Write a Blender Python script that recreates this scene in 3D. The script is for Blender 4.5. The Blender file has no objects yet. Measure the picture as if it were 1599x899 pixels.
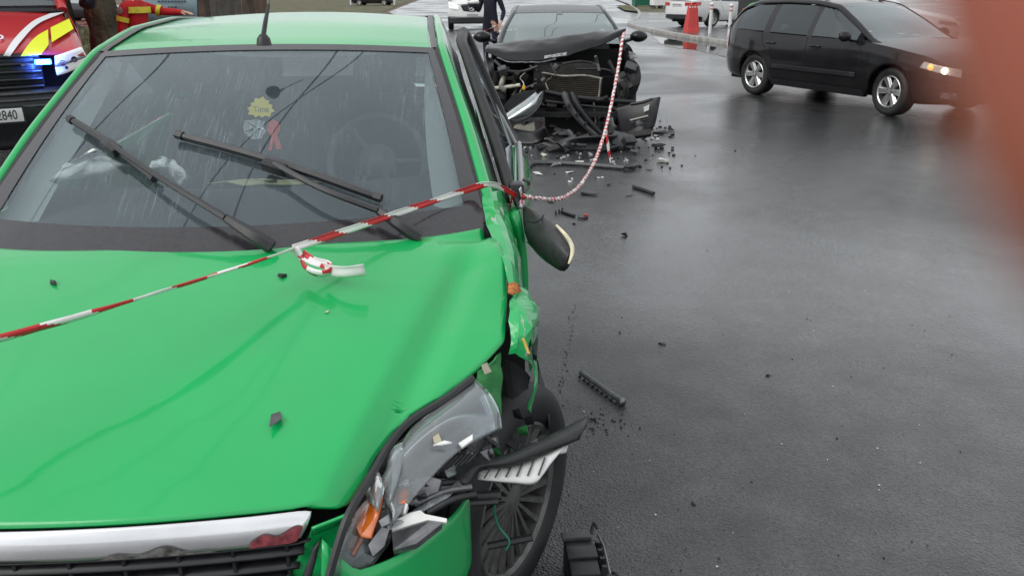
import bpy, bmesh, math, random
from mathutils import Vector, Matrix, noise as mnoise
rad = math.radians
R_ = random.Random(7)
sc = bpy.context.scene
COL = sc.collection

# ------------------------------------------------------------------ camera
HC, PITCH, ROLL, FPX, PW, PH = 1.63, rad(20.7), rad(-0.3), 1240.0, 1599.0, 899.0
cp, sp, crl, srl = math.cos(PITCH), math.sin(PITCH), math.cos(ROLL), math.sin(ROLL)
RIGHT0, DOWN0, FWD = Vector((1, 0, 0)), Vector((0, -sp, -cp)), Vector((0, cp, -sp))
RIGHT = crl * RIGHT0 - srl * DOWN0
DOWN = srl * RIGHT0 + crl * DOWN0
EYE = Vector((0, 0, HC))
cd = bpy.data.cameras.new('camera'); cam = bpy.data.objects.new('camera', cd); COL.objects.link(cam)
cam.matrix_world = Matrix((( RIGHT.x, -DOWN.x, -FWD.x, EYE.x), (RIGHT.y, -DOWN.y, -FWD.y, EYE.y),
                           (RIGHT.z, -DOWN.z, -FWD.z, EYE.z), (0, 0, 0, 1)))
cd.sensor_width = 36.0; cd.lens = FPX / PW * 36.0
cd.clip_start = 0.003; cd.clip_end = 1500
cd.dof.use_dof = True; cd.dof.focus_distance = 2.9; cd.dof.aperture_fstop = 11.5
sc.camera = cam

# ------------------------------------------------------------------ world: rainy overcast sky + weak broad sun
SUN_EL, SUN_AZ = rad(42), rad(236)
wd = bpy.data.worlds.new('World'); sc.world = wd; wd.use_nodes = True
nt = wd.node_tree; nt.nodes.clear()
out = nt.nodes.new('ShaderNodeOutputWorld'); bg = nt.nodes.new('ShaderNodeBackground')
sky = nt.nodes.new('ShaderNodeTexSky'); sky.sky_type = 'NISHITA'; sky.sun_disc = False
sky.sun_elevation = SUN_EL; sky.sun_rotation = SUN_AZ; sky.air_density = 1.0; sky.dust_density = 4.0
hs = nt.nodes.new('ShaderNodeHueSaturation'); hs.inputs['Saturation'].default_value = 0.15
tc = nt.nodes.new('ShaderNodeTexCoord')
cl = nt.nodes.new('ShaderNodeTexNoise'); cl.inputs['Scale'].default_value = 2.2; cl.inputs['Detail'].default_value = 5
cr_ = nt.nodes.new('ShaderNodeValToRGB')
cr_.color_ramp.elements[0].position = .3; cr_.color_ramp.elements[0].color = (7.4, 7.8, 8.2, 1)
cr_.color_ramp.elements[1].position = .72; cr_.color_ramp.elements[1].color = (10.4, 10.7, 10.9, 1)
mx = nt.nodes.new('ShaderNodeMix'); mx.data_type = 'RGBA'; mx.inputs['Factor'].default_value = 0.86
nt.links.new(tc.outputs['Generated'], cl.inputs['Vector']); nt.links.new(cl.outputs['Fac'], cr_.inputs['Fac'])
nt.links.new(sky.outputs['Color'], hs.inputs['Color']); nt.links.new(hs.outputs['Color'], mx.inputs['A'])
nt.links.new(cr_.outputs['Color'], mx.inputs['B']); nt.links.new(mx.outputs['Result'], bg.inputs['Color'])
bg.inputs['Strength'].default_value = 0.096
nt.links.new(bg.outputs['Background'], out.inputs['Surface'])
sl = bpy.data.lights.new('sun', 'SUN'); sl.energy = 1.2; sl.angle = rad(38); sl.color = (1, .98, .95)
so = bpy.data.objects.new('sun', sl); COL.objects.link(so)
so.rotation_euler = Vector((math.sin(SUN_AZ) * math.cos(SUN_EL), math.cos(SUN_AZ) * math.cos(SUN_EL), math.sin(SUN_EL))).to_track_quat('Z', 'Y').to_euler()
sc.view_settings.view_transform = 'Standard'; sc.view_settings.look = 'None'
sc.view_settings.exposure = 0.22; sc.view_settings.gamma = 1.0; sc.view_settings.use_curve_mapping = False
sc.cycles.use_denoising = True
sc.cycles.max_bounces = 8; sc.cycles.transparent_max_bounces = 12
sc.cycles.caustics_reflective = False; sc.cycles.caustics_refractive = False

# ------------------------------------------------------------------ pixel <-> place (surveying the photograph)
def ray(px, py):
    return FWD + RIGHT * ((px - PW / 2) / FPX) + DOWN * ((py - PH / 2) / FPX)
def G(px, py, z=0.0):
    d = ray(px, py); return EYE + d * ((z - HC) / d.z)
def WY(px, py, Y):
    d = ray(px, py); return EYE + d * (Y / d.y)
def proj(p):
    v = p - EYE; d = v.dot(FWD)
    return (PW / 2 + FPX * v.dot(RIGHT) / d, PH / 2 + FPX * v.dot(DOWN) / d)
class Pose:
    def __init__(s, x, y, a): s.x, s.y, s.a = x, y, a; s.c, s.s = math.cos(a), math.sin(a)
    def loc(s, p): dx, dy = p[0] - s.x, p[1] - s.y; return Vector((s.c * dx - s.s * dy, s.s * dx + s.c * dy, p[2]))
    def wor(s, p): return Vector((s.x + s.c * p[0] + s.s * p[1], s.y - s.s * p[0] + s.c * p[1], p[2]))

# ------------------------------------------------------------------ materials
MATS = {}
def mat(name, color, rough=.5, metal=0., coat=0., spec=.5, noise=0., nscale=20., bump=0., bscale=200., emit=None, estr=0., coatr=.05, aniso=None, bdist=.002):
    if name in MATS: return MATS[name]
    m = bpy.data.materials.new(name); m.use_nodes = True; MATS[name] = m
    t = m.node_tree; b = t.nodes['Principled BSDF']
    b.inputs['Base Color'].default_value = (*color, 1); b.inputs['Roughness'].default_value = rough
    b.inputs['Metallic'].default_value = metal; b.inputs['Coat Weight'].default_value = coat
    b.inputs['Coat Roughness'].default_value = coatr; b.inputs['Specular IOR Level'].default_value = spec
    if emit: b.inputs['Emission Color'].default_value = (*emit, 1); b.inputs['Emission Strength'].default_value = estr
    if noise or bump:
        tc = t.nodes.new('ShaderNodeTexCoord')
    if noise:
        n = t.nodes.new('ShaderNodeTexNoise'); n.inputs['Scale'].default_value = nscale; n.inputs['Detail'].default_value = 6
        r = t.nodes.new('ShaderNodeValToRGB'); r.color_ramp.elements[0].position = .3; r.color_ramp.elements[1].position = .7
        r.color_ramp.elements[0].color = (*[c * (1 - noise) for c in color], 1)
        r.color_ramp.elements[1].color = (*[min(1, c * (1 + noise)) for c in color], 1)
        t.links.new(tc.outputs['Object'], n.inputs['Vector']); t.links.new(n.outputs['Fac'], r.inputs['Fac'])
        t.links.new(r.outputs['Color'], b.inputs['Base Color'])
        mr = t.nodes.new('ShaderNodeMapRange'); mr.inputs['To Min'].default_value = max(.02, rough - .12); mr.inputs['To Max'].default_value = min(1, rough + .12)
        t.links.new(n.outputs['Fac'], mr.inputs['Value']); t.links.new(mr.outputs['Result'], b.inputs['Roughness'])
    if bump:
        n2 = t.nodes.new('ShaderNodeTexNoise'); n2.inputs['Scale'].default_value = bscale; n2.inputs['Detail'].default_value = 3
        bp = t.nodes.new('ShaderNodeBump'); bp.inputs['Strength'].default_value = bump; bp.inputs['Distance'].default_value = bdist
        t.links.new(tc.outputs['Object'], n2.inputs['Vector']); t.links.new(n2.outputs['Fac'], bp.inputs['Height'])
        t.links.new(bp.outputs['Normal'], b.inputs['Normal'])
    return m
def N(t, kind, **kw):
    n = t.nodes.new(kind)
    for k, v in kw.items():
        if k in n.inputs: n.inputs[k].default_value = v
        else: setattr(n, k, v)
    return n
def paint(name, color, wet=.5, dirt=.0, coat=1.0):
    """car paint under rain: clear coat, beads of water, faint road film"""
    if name in MATS: return MATS[name]
    m = bpy.data.materials.new(name); m.use_nodes = True; MATS[name] = m
    t = m.node_tree; b = t.nodes['Principled BSDF']; L = t.links.new
    tc = N(t, 'ShaderNodeTexCoord')
    n1 = N(t, 'ShaderNodeTexNoise', Scale=3.0, Detail=5.0); L(tc.outputs['Object'], n1.inputs['Vector'])
    r1 = N(t, 'ShaderNodeValToRGB'); r1.color_ramp.elements[0].position = .35; r1.color_ramp.elements[1].position = .75
    r1.color_ramp.elements[0].color = (*color, 1); r1.color_ramp.elements[1].color = (*[c * (1 - dirt) + .06 * dirt for c in color], 1)
    L(n1.outputs['Fac'], r1.inputs['Fac']); L(r1.outputs['Color'], b.inputs['Base Color'])
    b.inputs['Roughness'].default_value = .38; b.inputs['Coat Weight'].default_value = coat; b.inputs['Coat IOR'].default_value = 1.5 if coat > .9 else 1.4; b.inputs['Specular IOR Level'].default_value = .2 if coat > .9 else .15
    v = N(t, 'ShaderNodeTexVoronoi', Scale=170.0); L(tc.outputs['Object'], v.inputs['Vector'])
    mr = N(t, 'ShaderNodeMapRange'); mr.inputs['From Min'].default_value = .0; mr.inputs['From Max'].default_value = .3; mr.inputs['To Min'].default_value = 1.; mr.inputs['To Max'].default_value = 0.
    L(v.outputs['Distance'], mr.inputs['Value'])
    w = N(t, 'ShaderNodeTexNoise', Scale=14.0, Detail=4.0); L(tc.outputs['Object'], w.inputs['Vector'])
    mm = N(t, 'ShaderNodeMath', operation='MULTIPLY'); L(mr.outputs['Result'], mm.inputs[0]); L(w.outputs['Fac'], mm.inputs[1])
    bp = N(t, 'ShaderNodeBump', Strength=wet * .45, Distance=.0012); L(mm.outputs[0], bp.inputs['Height'])
    L(bp.outputs['Normal'], b.inputs['Coat Normal'])
    mr2 = N(t, 'ShaderNodeMapRange'); mr2.inputs['To Min'].default_value = .02; mr2.inputs['To Max'].default_value = .14
    L(n1.outputs['Fac'], mr2.inputs['Value']); L(mr2.outputs['Result'], b.inputs['Coat Roughness'])
    return m
def glass(name, tint=(.75, .8, .8), film=.10, filmcol=(.75, .8, .8), streak=0.6, ior=1.52, rough=.015, refl=1.75):
    """rain-wet pane: clear tinted glass, fresnel sky mirror, thin film of droplets and runs"""
    if name in MATS: return MATS[name]
    m = bpy.data.materials.new(name); m.use_nodes = True; MATS[name] = m
    t = m.node_tree; t.nodes.clear(); L = t.links.new
    o = N(t, 'ShaderNodeOutputMaterial')
    tr = N(t, 'ShaderNodeBsdfTransparent'); tr.inputs['Color'].default_value = (*tint, 1)
    gl = N(t, 'ShaderNodeBsdfGlossy'); gl.inputs['Roughness'].default_value = rough; gl.inputs['Color'].default_value = (.88, .97, 1.0, 1)
    fr = N(t, 'ShaderNodeFresnel'); fr.inputs['IOR'].default_value = ior
    f2 = N(t, 'ShaderNodeMath', operation='MULTIPLY'); f2.inputs[1].default_value = refl; f2.use_clamp = True
    L(fr.outputs['Fac'], f2.inputs[0])
    m1 = N(t, 'ShaderNodeMixShader'); L(f2.outputs[0], m1.inputs['Fac']); L(tr.outputs[0], m1.inputs[1]); L(gl.outputs[0], m1.inputs[2])
    df = N(t, 'ShaderNodeBsdfDiffuse'); df.inputs['Color'].default_value = (*filmcol, 1)
    tc = N(t, 'ShaderNodeTexCoord'); mp = N(t, 'ShaderNodeMapping'); L(tc.outputs['Object'], mp.inputs['Vector'])
    mp.inputs['Rotation'].default_value = (0, 0, rad(-24)); mp.inputs['Scale'].default_value = (300, 8, 8)
    n1 = N(t, 'ShaderNodeTexNoise', Scale=1.0, Detail=3.0); L(mp.outputs[0], n1.inputs['Vector'])
    r1 = N(t, 'ShaderNodeMapRange'); r1.inputs['From Min'].default_value = .55; r1.inputs['From Max'].default_value = .80; r1.inputs['To Max'].default_value = streak
    L(n1.outputs['Fac'], r1.inputs['Value'])
    n2 = N(t, 'ShaderNodeTexNoise', Scale=3.5, Detail=4.0); L(tc.outputs['Object'], n2.inputs['Vector'])
    r2 = N(t, 'ShaderNodeMapRange'); r2.inputs['From Min'].default_value = .36; r2.inputs['From Max'].default_value = .62
    L(n2.outputs['Fac'], r2.inputs['Value'])
    mu = N(t, 'ShaderNodeMath', operation='MULTIPLY'); L(r1.outputs[0], mu.inputs[0]); L(r2.outputs[0], mu.inputs[1])
    vo = N(t, 'ShaderNodeTexVoronoi', Scale=150.0); L(tc.outputs['Object'], vo.inputs['Vector'])     # beads of rain
    dr = N(t, 'ShaderNodeMapRange'); dr.inputs['From Min'].default_value = .24; dr.inputs['From Max'].default_value = .14; dr.inputs['To Min'].default_value = 0.; dr.inputs['To Max'].default_value = streak * .9
    L(vo.outputs['Distance'], dr.inputs['Value']); dm = N(t, 'ShaderNodeMath', operation='MULTIPLY'); L(dr.outputs[0], dm.inputs[0]); L(r2.outputs[0], dm.inputs[1])
    a0_ = N(t, 'ShaderNodeMath', operation='ADD'); L(mu.outputs[0], a0_.inputs[0]); L(dm.outputs[0], a0_.inputs[1])
    ad = N(t, 'ShaderNodeMath', operation='ADD'); ad.use_clamp = True; L(a0_.outputs[0], ad.inputs[0]); ad.inputs[1].default_value = film
    m2 = N(t, 'ShaderNodeMixShader'); L(ad.outputs[0], m2.inputs['Fac']); L(m1.outputs[0], m2.inputs[1]); L(df.outputs[0], m2.inputs[2])
    L(m2.outputs[0], o.inputs['Surface'])
    return m

# ------------------------------------------------------------------ mesh helpers
def mesh_obj(name, verts, faces, m=None, parent=None, smooth=True, solid=0., bevel=0., mi=None, sub=0, soff=-1, auto=None):
    me = bpy.data.meshes.new(name); me.from_pydata([tuple(v) for v in verts], [], faces)
    me.update()
    ms = m if isinstance(m, (list, tuple)) else [m]
    for x in ms: me.materials.append(x)
    if mi:
        for p, i in zip(me.polygons, mi): p.material_index = i
    if smooth: me.polygons.foreach_set('use_smooth', [True] * len(me.polygons))
    bm = bmesh.new(); bm.from_mesh(me); bmesh.ops.remove_doubles(bm, verts=bm.verts, dist=1e-6)
    bmesh.ops.recalc_face_normals(bm, faces=bm.faces)
    if bevel:
        bmesh.ops.bevel(bm, geom=[e for e in bm.edges if e.is_manifold and e.calc_face_angle(0) > .5], offset=bevel, segments=2, affect='EDGES', profile=.6)
    bm.to_mesh(me); bm.free()
    o = bpy.data.objects.new(name, me); COL.objects.link(o)
    if parent: o.parent = parent
    if auto is not None:
        me.set_sharp_from_angle(angle=rad(auto))
    if solid:
        md = o.modifiers.new('solid', 'SOLIDIFY'); md.thickness = solid; md.offset = soff
    if sub:
        md = o.modifiers.new('sub', 'SUBSURF'); md.levels = sub; md.render_levels = sub
    return o
def tag(o, label=None, cat=None, group=None, kind=None):
    if label: o['label'] = label
    if cat: o['category'] = cat
    if group: o['group'] = group
    if kind: o['kind'] = kind
    return o
def thing(name, label, cat, loc=(0, 0, 0), rz=0., group=None, parent=None):
    o = bpy.data.objects.new(name, None); COL.objects.link(o); o.empty_display_size = .2
    o.location = loc; o.rotation_euler = (0, 0, rz)
    if label: tag(o, label, cat, group)
    if parent: o.parent = parent
    return o
def crv(P, t):
    """Catmull-Rom through list P at t in 0..1"""
    n = len(P) - 1; x = min(max(t, 0), 1) * n; i = min(int(x), n - 1); f = x - i
    p1, p2 = P[i], P[i + 1]
    p0 = P[i - 1] if i > 0 else [2 * a - b for a, b in zip(p1, p2)]
    p3 = P[i + 2] if i + 2 <= n else [2 * b - a for a, b in zip(p1, p2)]
    return Vector([.5 * (2 * b + (c - a) * f + (2 * a - 5 * b + 4 * c - d) * f * f + (3 * b - a - 3 * c + d) * f ** 3) for a, b, c, d in zip(p0, p1, p2, p3)])
def lin(T, x):
    if x <= T[0][0]: return T[0][1]
    for (a, b), (c, d) in zip(T, T[1:]):
        if x <= c: return b + (d - b) * (x - a) / (c - a)
    return T[-1][1]
def smo(T, x):
    """smooth table lookup (monotone-ish cosine blend of linear)"""
    w = .06; return (lin(T, x - w) + 2 * lin(T, x) + lin(T, x + w)) / 4
def grid_faces(nu, nv):
    return [(i * nv + j, i * nv + j + 1, (i + 1) * nv + j + 1, (i + 1) * nv + j) for i in range(nu - 1) for j in range(nv - 1)]
def gsurf(name, fn, nu, nv, m, parent=None, **kw):
    V = [fn(i / (nu - 1), j / (nv - 1)) for i in range(nu) for j in range(nv)]
    return mesh_obj(name, V, grid_faces(nu, nv), m, parent, **kw)
def psurf(name, rows, nu, nv, m, parent=None, **kw):
    """smooth surface through rows of control points"""
    def fn(u, v): return crv([crv(r, v) for r in rows], u)
    return gsurf(name, fn, nu, nv, m, parent, **kw)
def box_vf(c, s, rot=None):
    V = [Vector((x * s[0] / 2, y * s[1] / 2, z * s[2] / 2)) for x in (-1, 1) for y in (-1, 1) for z in (-1, 1)]
    if rot is not None: V = [rot @ v for v in V]
    V = [v + Vector(c) for v in V]
    return V, [(0, 1, 3, 2), (4, 6, 7, 5), (0, 4, 5, 1), (2, 3, 7, 6), (0, 2, 6, 4), (1, 5, 7, 3)]
def box(name, c, s, m, parent=None, rot=None, bevel=.0, **kw):
    V, F = box_vf(c, s, rot)
    kw.setdefault('smooth', bool(bevel)); kw.setdefault('auto', 35 if bevel else None)
    return mesh_obj(name, V, F, m, parent, bevel=bevel, **kw)
class MB:
    def __init__(s): s.V = []; s.F = []; s.I = []
    def add(s, V, F, i=0):
        n = len(s.V); s.V += [Vector(v) for v in V]; s.F += [tuple(a + n for a in f) for f in F]; s.I += [i] * len(F); return s
    def box(s, c, sz, rot=None, i=0): return s.add(*box_vf(c, sz, rot), i)
    def tube(s, P, r, n=8, i=0, cap=True): return s.add(*tube_vf(P, r, n, cap), i)
    def obj(s, name, m, parent=None, **kw): return mesh_obj(name, s.V, s.F, m, parent, mi=s.I if max(s.I + [0]) else None, **kw)
def tube_vf(P, r, n=8, cap=True):
    P = [Vector(p) for p in P]; V = []; F = []; up = None
    for k, p in enumerate(P):
        d = (P[min(k + 1, len(P) - 1)] - P[max(k - 1, 0)]); d = d.normalized() if d.length > 1e-9 else Vector((0, 0, 1))
        if up is None: up = Vector((0, 0, 1)) if abs(d.z) < .9 else Vector((1, 0, 0))
        a = d.cross(up).normalized(); b = a.cross(d).normalized(); up = b
        rr = r[k] if isinstance(r, (list, tuple)) else r
        V += [p + (a * math.cos(6.28319 * q / n) + b * math.sin(6.28319 * q / n)) * rr for q in range(n)]
    for k in range(len(P) - 1):
        F += [(k * n + q, k * n + (q + 1) % n, (k + 1) * n + (q + 1) % n, (k + 1) * n + q) for q in range(n)]
    if cap: F += [tuple(range(n)), tuple(range((len(P) - 1) * n, len(P) * n))]
    return V, F
def tube(name, P, r, m, parent=None, n=8, sm=0, **kw):
    if sm: P = [crv(P, k / (sm - 1)) for k in range(sm)]; 
    if sm and isinstance(r, (list, tuple)): r = [crv([(x,) for x in r], k / (sm - 1))[0] if False else lin(list(zip([q / (len(r) - 1) for q in range(len(r))], r)), k / (sm - 1)) for k in range(sm)]
    V, F = tube_vf(P, r, n); return mesh_obj(name, V, F, m, parent, auto=50, **kw)
def prism(name, pts, d, m, parent=None, **kw):
    """polygon pts (3D, roughly planar) thickened by vector d"""
    d = Vector(d); n = len(pts); V = [Vector(p) for p in pts] + [Vector(p) + d for p in pts]
    F = [tuple(range(n)), tuple(range(n, 2 * n))] + [(k, (k + 1) % n, n + (k + 1) % n, n + k) for k in range(n)]
    kw.setdefault('smooth', False)
    return mesh_obj(name, V, F, m, parent, **kw)
def lathe_vf(prof, n, axis='X'):
    """prof: (r, h) list, revolve about the axis"""
    V = []; F = []; k = len(prof)
    for q in range(n):
        a = 6.28318530718 * q / n
        for r, h in prof: V.append(Vector((h, r * math.cos(a), r * math.sin(a))) if axis == 'X' else Vector((r * math.cos(a), r * math.sin(a), h)))
    for q in range(n):
        for j in range(k - 1): F.append((q * k + j, q * k + j + 1, ((q + 1) % n) * k + j + 1, ((q + 1) % n) * k + j))
    return V, F
def text_mesh(name, s, size, m, parent, loc, xdir, updir, depth=.0015, spacing=1.0, bold=0.):
    cu = bpy.data.curves.new(name, 'FONT'); cu.body = s; cu.size = size; cu.extrude = depth; cu.align_x = 'CENTER'; cu.align_y = 'CENTER'; cu.space_character = spacing; cu.offset = bold
    to = bpy.data.objects.new(name, cu); COL.objects.link(to)
    bpy.context.view_layer.update()
    me = bpy.data.meshes.new_from_object(to.evaluated_get(bpy.context.evaluated_depsgraph_get())); bpy.data.objects.remove(to)
    x = Vector(xdir).normalized(); u = Vector(updir).normalized(); z = x.cross(u)
    me.transform(Matrix(((x.x, u.x, z.x, loc[0]), (x.y, u.y, z.y, loc[1]), (x.z, u.z, z.z, loc[2]), (0, 0, 0, 1))))
    me.materials.clear(); me.materials.append(m)
    o = bpy.data.objects.new(name, me); COL.objects.link(o); o.parent = parent
    return o

# ------------------------------------------------------------------ shared materials
M_tyre = mat('tyre_rubber', (.018, .018, .019), .62, noise=.4, nscale=12, bump=.2, bscale=90)
M_alloy = mat('alloy', (.62, .62, .61), .3, .9, noise=.12, nscale=15)
M_blackpl = mat('black_plastic', (.018, .018, .02), .42, noise=.35, nscale=25, bump=.12, bscale=400)
M_greypl = mat('grey_plastic', (.07, .07, .075), .5, noise=.3, nscale=20, bump=.1, bscale=300)
M_rubber = mat('seal_rubber', (.022, .021, .022), .5, noise=.3, nscale=30)
M_chrome = mat('chrome', (.9, .9, .91), .08, 1.)
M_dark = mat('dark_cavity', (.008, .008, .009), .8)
M_engine = mat('engine_grime', (.03, .028, .026), .55, .3, noise=.5, nscale=14, bump=.3, bscale=60, bdist=.004)
M_red = mat('red_lens', (.45, .01, .012), .15, coat=1)
M_white = mat('white_plastic', (.72, .72, .7), .4, noise=.1, nscale=20)
M_black = mat('print_black', (.01, .01, .01), .6)
M_plate = mat('plate_white', (.75, .75, .73), .35)
# ------------------------------------------------------------------ the ground
def asphalt(name, base, wetness, seed):
    m = bpy.data.materials.new(name); m.use_nodes = True; t = m.node_tree; b = t.nodes['Principled BSDF']; L = t.links.new
    tc = N(t, 'ShaderNodeTexCoord'); mp = N(t, 'ShaderNodeMapping'); mp.inputs['Location'].default_value = (seed, seed * 2, 0); L(tc.outputs['Object'], mp.inputs['Vector'])
    big = N(t, 'ShaderNodeTexNoise', Scale=.30, Detail=5.0, Distortion=.6); L(mp.outputs[0], big.inputs['Vector'])
    mid = N(t, 'ShaderNodeTexNoise', Scale=5.0, Detail=6.0); L(mp.outputs[0], mid.inputs['Vector'])
    agg = N(t, 'ShaderNodeTexVoronoi', Scale=120.0); L(mp.outputs[0], agg.inputs['Vector'])
    fine = N(t, 'ShaderNodeTexNoise', Scale=150.0, Detail=4.0); L(mp.outputs[0], fine.inputs['Vector'])
    # colour: stones of different greys, worn patches
    ra = N(t, 'ShaderNodeValToRGB'); ra.color_ramp.elements[0].position = .3; ra.color_ramp.elements[1].position = .72
    ra.color_ramp.elements[0].color = (*[c * .55 for c in base], 1); ra.color_ramp.elements[1].color = (*[c * 1.5 for c in base], 1)
    L(mid.outputs['Fac'], ra.inputs['Fac'])
    st = N(t, 'ShaderNodeMix', data_type='RGBA', blend_type='MULTIPLY'); st.inputs['Factor'].default_value = .75
    rs = N(t, 'ShaderNodeMapRange'); rs.inputs['To Min'].default_value = .25; rs.inputs['To Max'].default_value = 2.0
    L(agg.outputs['Color'], rs.inputs['Value']); L(ra.outputs['Color'], st.inputs['A']); L(rs.outputs[0], st.inputs['B']); L(st.outputs['Result'], b.inputs['Base Color'])
    # wet film: smoother where water stands
    wr = N(t, 'ShaderNodeMapRange'); wr.inputs['From Min'].default_value = .36; wr.inputs['From Max'].default_value = .64
    L(big.outputs['Fac'], wr.inputs['Value'])
    rr = N(t, 'ShaderNodeMapRange'); rr.inputs['To Min'].default_value = .60 - .20 * wetness; rr.inputs['To Max'].default_value = .34 - .16 * wetness
    L(wr.outputs[0], rr.inputs['Value']); L(rr.outputs[0], b.inputs['Roughness'])
    hh = N(t, 'ShaderNodeMath', operation='ADD'); L(agg.outputs['Distance'], hh.inputs[0]); L(fine.outputs['Fac'], hh.inputs[1])
    bs = N(t, 'ShaderNodeMapRange'); bs.inputs['To Min'].default_value = 1.0; bs.inputs['To Max'].default_value = .5; L(wr.outputs[0], bs.inputs['Value'])
    bp = N(t, 'ShaderNodeBump', Distance=.0045); L(bs.outputs[0], bp.inputs['Strength']); L(hh.outputs[0], bp.inputs['Height']); L(bp.outputs['Normal'], b.inputs['Normal'])
    b.inputs['Specular IOR Level'].default_value = .5
    # thin continuous water film as a coat
    cw = N(t, 'ShaderNodeMapRange'); cw.inputs['To Min'].default_value = .42; cw.inputs['To Max'].default_value = 1.0 * wetness; L(wr.outputs[0], cw.inputs['Value'])
    L(cw.outputs[0], b.inputs['Coat Weight']); b.inputs['Coat IOR'].default_value = 1.33
    cr2 = N(t, 'ShaderNodeMapRange'); cr2.inputs['To Min'].default_value = .26; cr2.inputs['To Max'].default_value = .10; L(wr.outputs[0], cr2.inputs['Value']); L(cr2.outputs[0], b.inputs['Coat Roughness'])
    bp2 = N(t, 'ShaderNodeBump', Strength=.20, Distance=.004); L(hh.outputs[0], bp2.inputs['Height']); L(bp2.outputs['Normal'], b.inputs['Coat Normal'])
    return m
M_road = asphalt('wet_asphalt', (.033, .033, .0345), 1.0, 3.0)
M_fore = asphalt('forecourt_asphalt', (.05, .05, .05), .8, 11.0)
M_soil = mat('soil', (.10, .075, .05), .85, noise=.6, nscale=1.3, bump=.8, bscale=12, bdist=.03)
M_turf = mat('turf_ground', (.09, .085, .04), .9, noise=.6, nscale=.8, bump=.9, bscale=9, bdist=.04)
M_conc = mat('kerb_concrete', (.34, .33, .31), .55, noise=.3, nscale=4, bump=.4, bscale=60)
def sheet(name, pts, z, m, kind='structure'):
    o = mesh_obj(name, [(p[0], p[1], z) for p in pts], [tuple(range(len(pts)))], m, smooth=False); tag(o, kind=kind); return o
sheet('ground', [(-400, -60), (400, -60), (400, 700), (-400, 700)], -.012, M_soil)
KERB = [(13.5, -8), (11.6, 2), (9.9, 9), (8.3, 15), (6.75, 23.0), (5.75, 29), (5.25, 35), (5.55, 39.5), (6.6, 44), (9, 60), (12, 90), (16, 140)]
KN = [crv(KERB, k / 59) for k in range(60)]
sheet('road', [(-12, -20)] + [(16, -20)] + [(p.x, p.y) for p in KN] + [(16, 400), (-14, 400), (-13, 120), (-9, 62), (-5.6, 45), (-4.5, 22), (-4.6, 9), (-9, 7.2), (-14, 6.5)], 0, M_road)
sheet('forecourt', [(p.x + .14, p.y) for p in KN] + [(60, 140), (60, -8)], .10, M_fore)
# kerb: separate stones along the edge
kr = thing('kerb', None, None); tag(kr, kind='structure')
KS = [crv(KERB, k / 899) for k in range(900)]
acc = 0; last = KS[0]; start = KS[0]; kn = 0
for p in KS[1:]:
    acc += (p - last).length; last = p
    if acc > .98 and p.y < 75:
        c = (start + p) / 2; d = (p - start); a = math.atan2(d.y, d.x)
        rot = Matrix.Rotation(a, 3, 'Z') @ Matrix.Rotation(R_.uniform(-.012, .012), 3, 'X')
        if c.y > 8: box('kerb_stone', (c.x + .06, c.y, .035 + R_.uniform(-.004, .006)), (d.length - .012, .15, .17), M_conc, kr, rot, bevel=.012)
        start = p; acc = 0
sheet('verge', [(-40, 8.2), (-4.8, 9.2), (-4.75, 22), (-5.9, 45), (-9.4, 62), (-14, 120), (-60, 120)], .012, M_turf)
sheet('grass_strip', [G(962, 9, .1), G(1052, 6, .1), G(1064, 20, .1), G(1000, 19, .1), G(975, 16, .1)], .106, M_turf)
# standing water along the kerb
M_water = bpy.data.materials.new('puddle_water'); M_water.use_nodes = True
_b = M_water.node_tree.nodes['Principled BSDF']; _b.inputs['Base Color'].default_value = (.016, .016, .015, 1); _b.inputs['Roughness'].default_value = .03; _b.inputs['IOR'].default_value = 1.33
_t = M_water.node_tree; _n = N(_t, 'ShaderNodeTexNoise', Scale=2.0, Detail=2.0); _c = N(_t, 'ShaderNodeTexCoord'); _t.links.new(_c.outputs['Object'], _n.inputs['Vector'])
_p = N(_t, 'ShaderNodeBump', Strength=.03, Distance=.02); _t.links.new(_n.outputs['Fac'], _p.inputs['Height']); _t.links.new(_p.outputs['Normal'], _b.inputs['Normal'])
def puddle(name, px, z=.006):
    P = [G(x, y) for x, y in px]; n = 48; P = P + [P[0]]
    Q = [crv(P, k / n) for k in range(n)]
    Q = [Vector((q.x + R_.uniform(-.03, .03), q.y + R_.uniform(-.12, .12), 0)) for q in Q]
    return sheet(name, Q, z, M_water)
puddle('puddle', [(1008, 44), (1045, 50), (1105, 61), (1150, 72), (1172, 82), (1160, 96), (1120, 86), (1080, 78), (1040, 72), (1022, 60)])
puddle('puddle', [(985, 36), (1000, 40), (1006, 46), (990, 44)])
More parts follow.
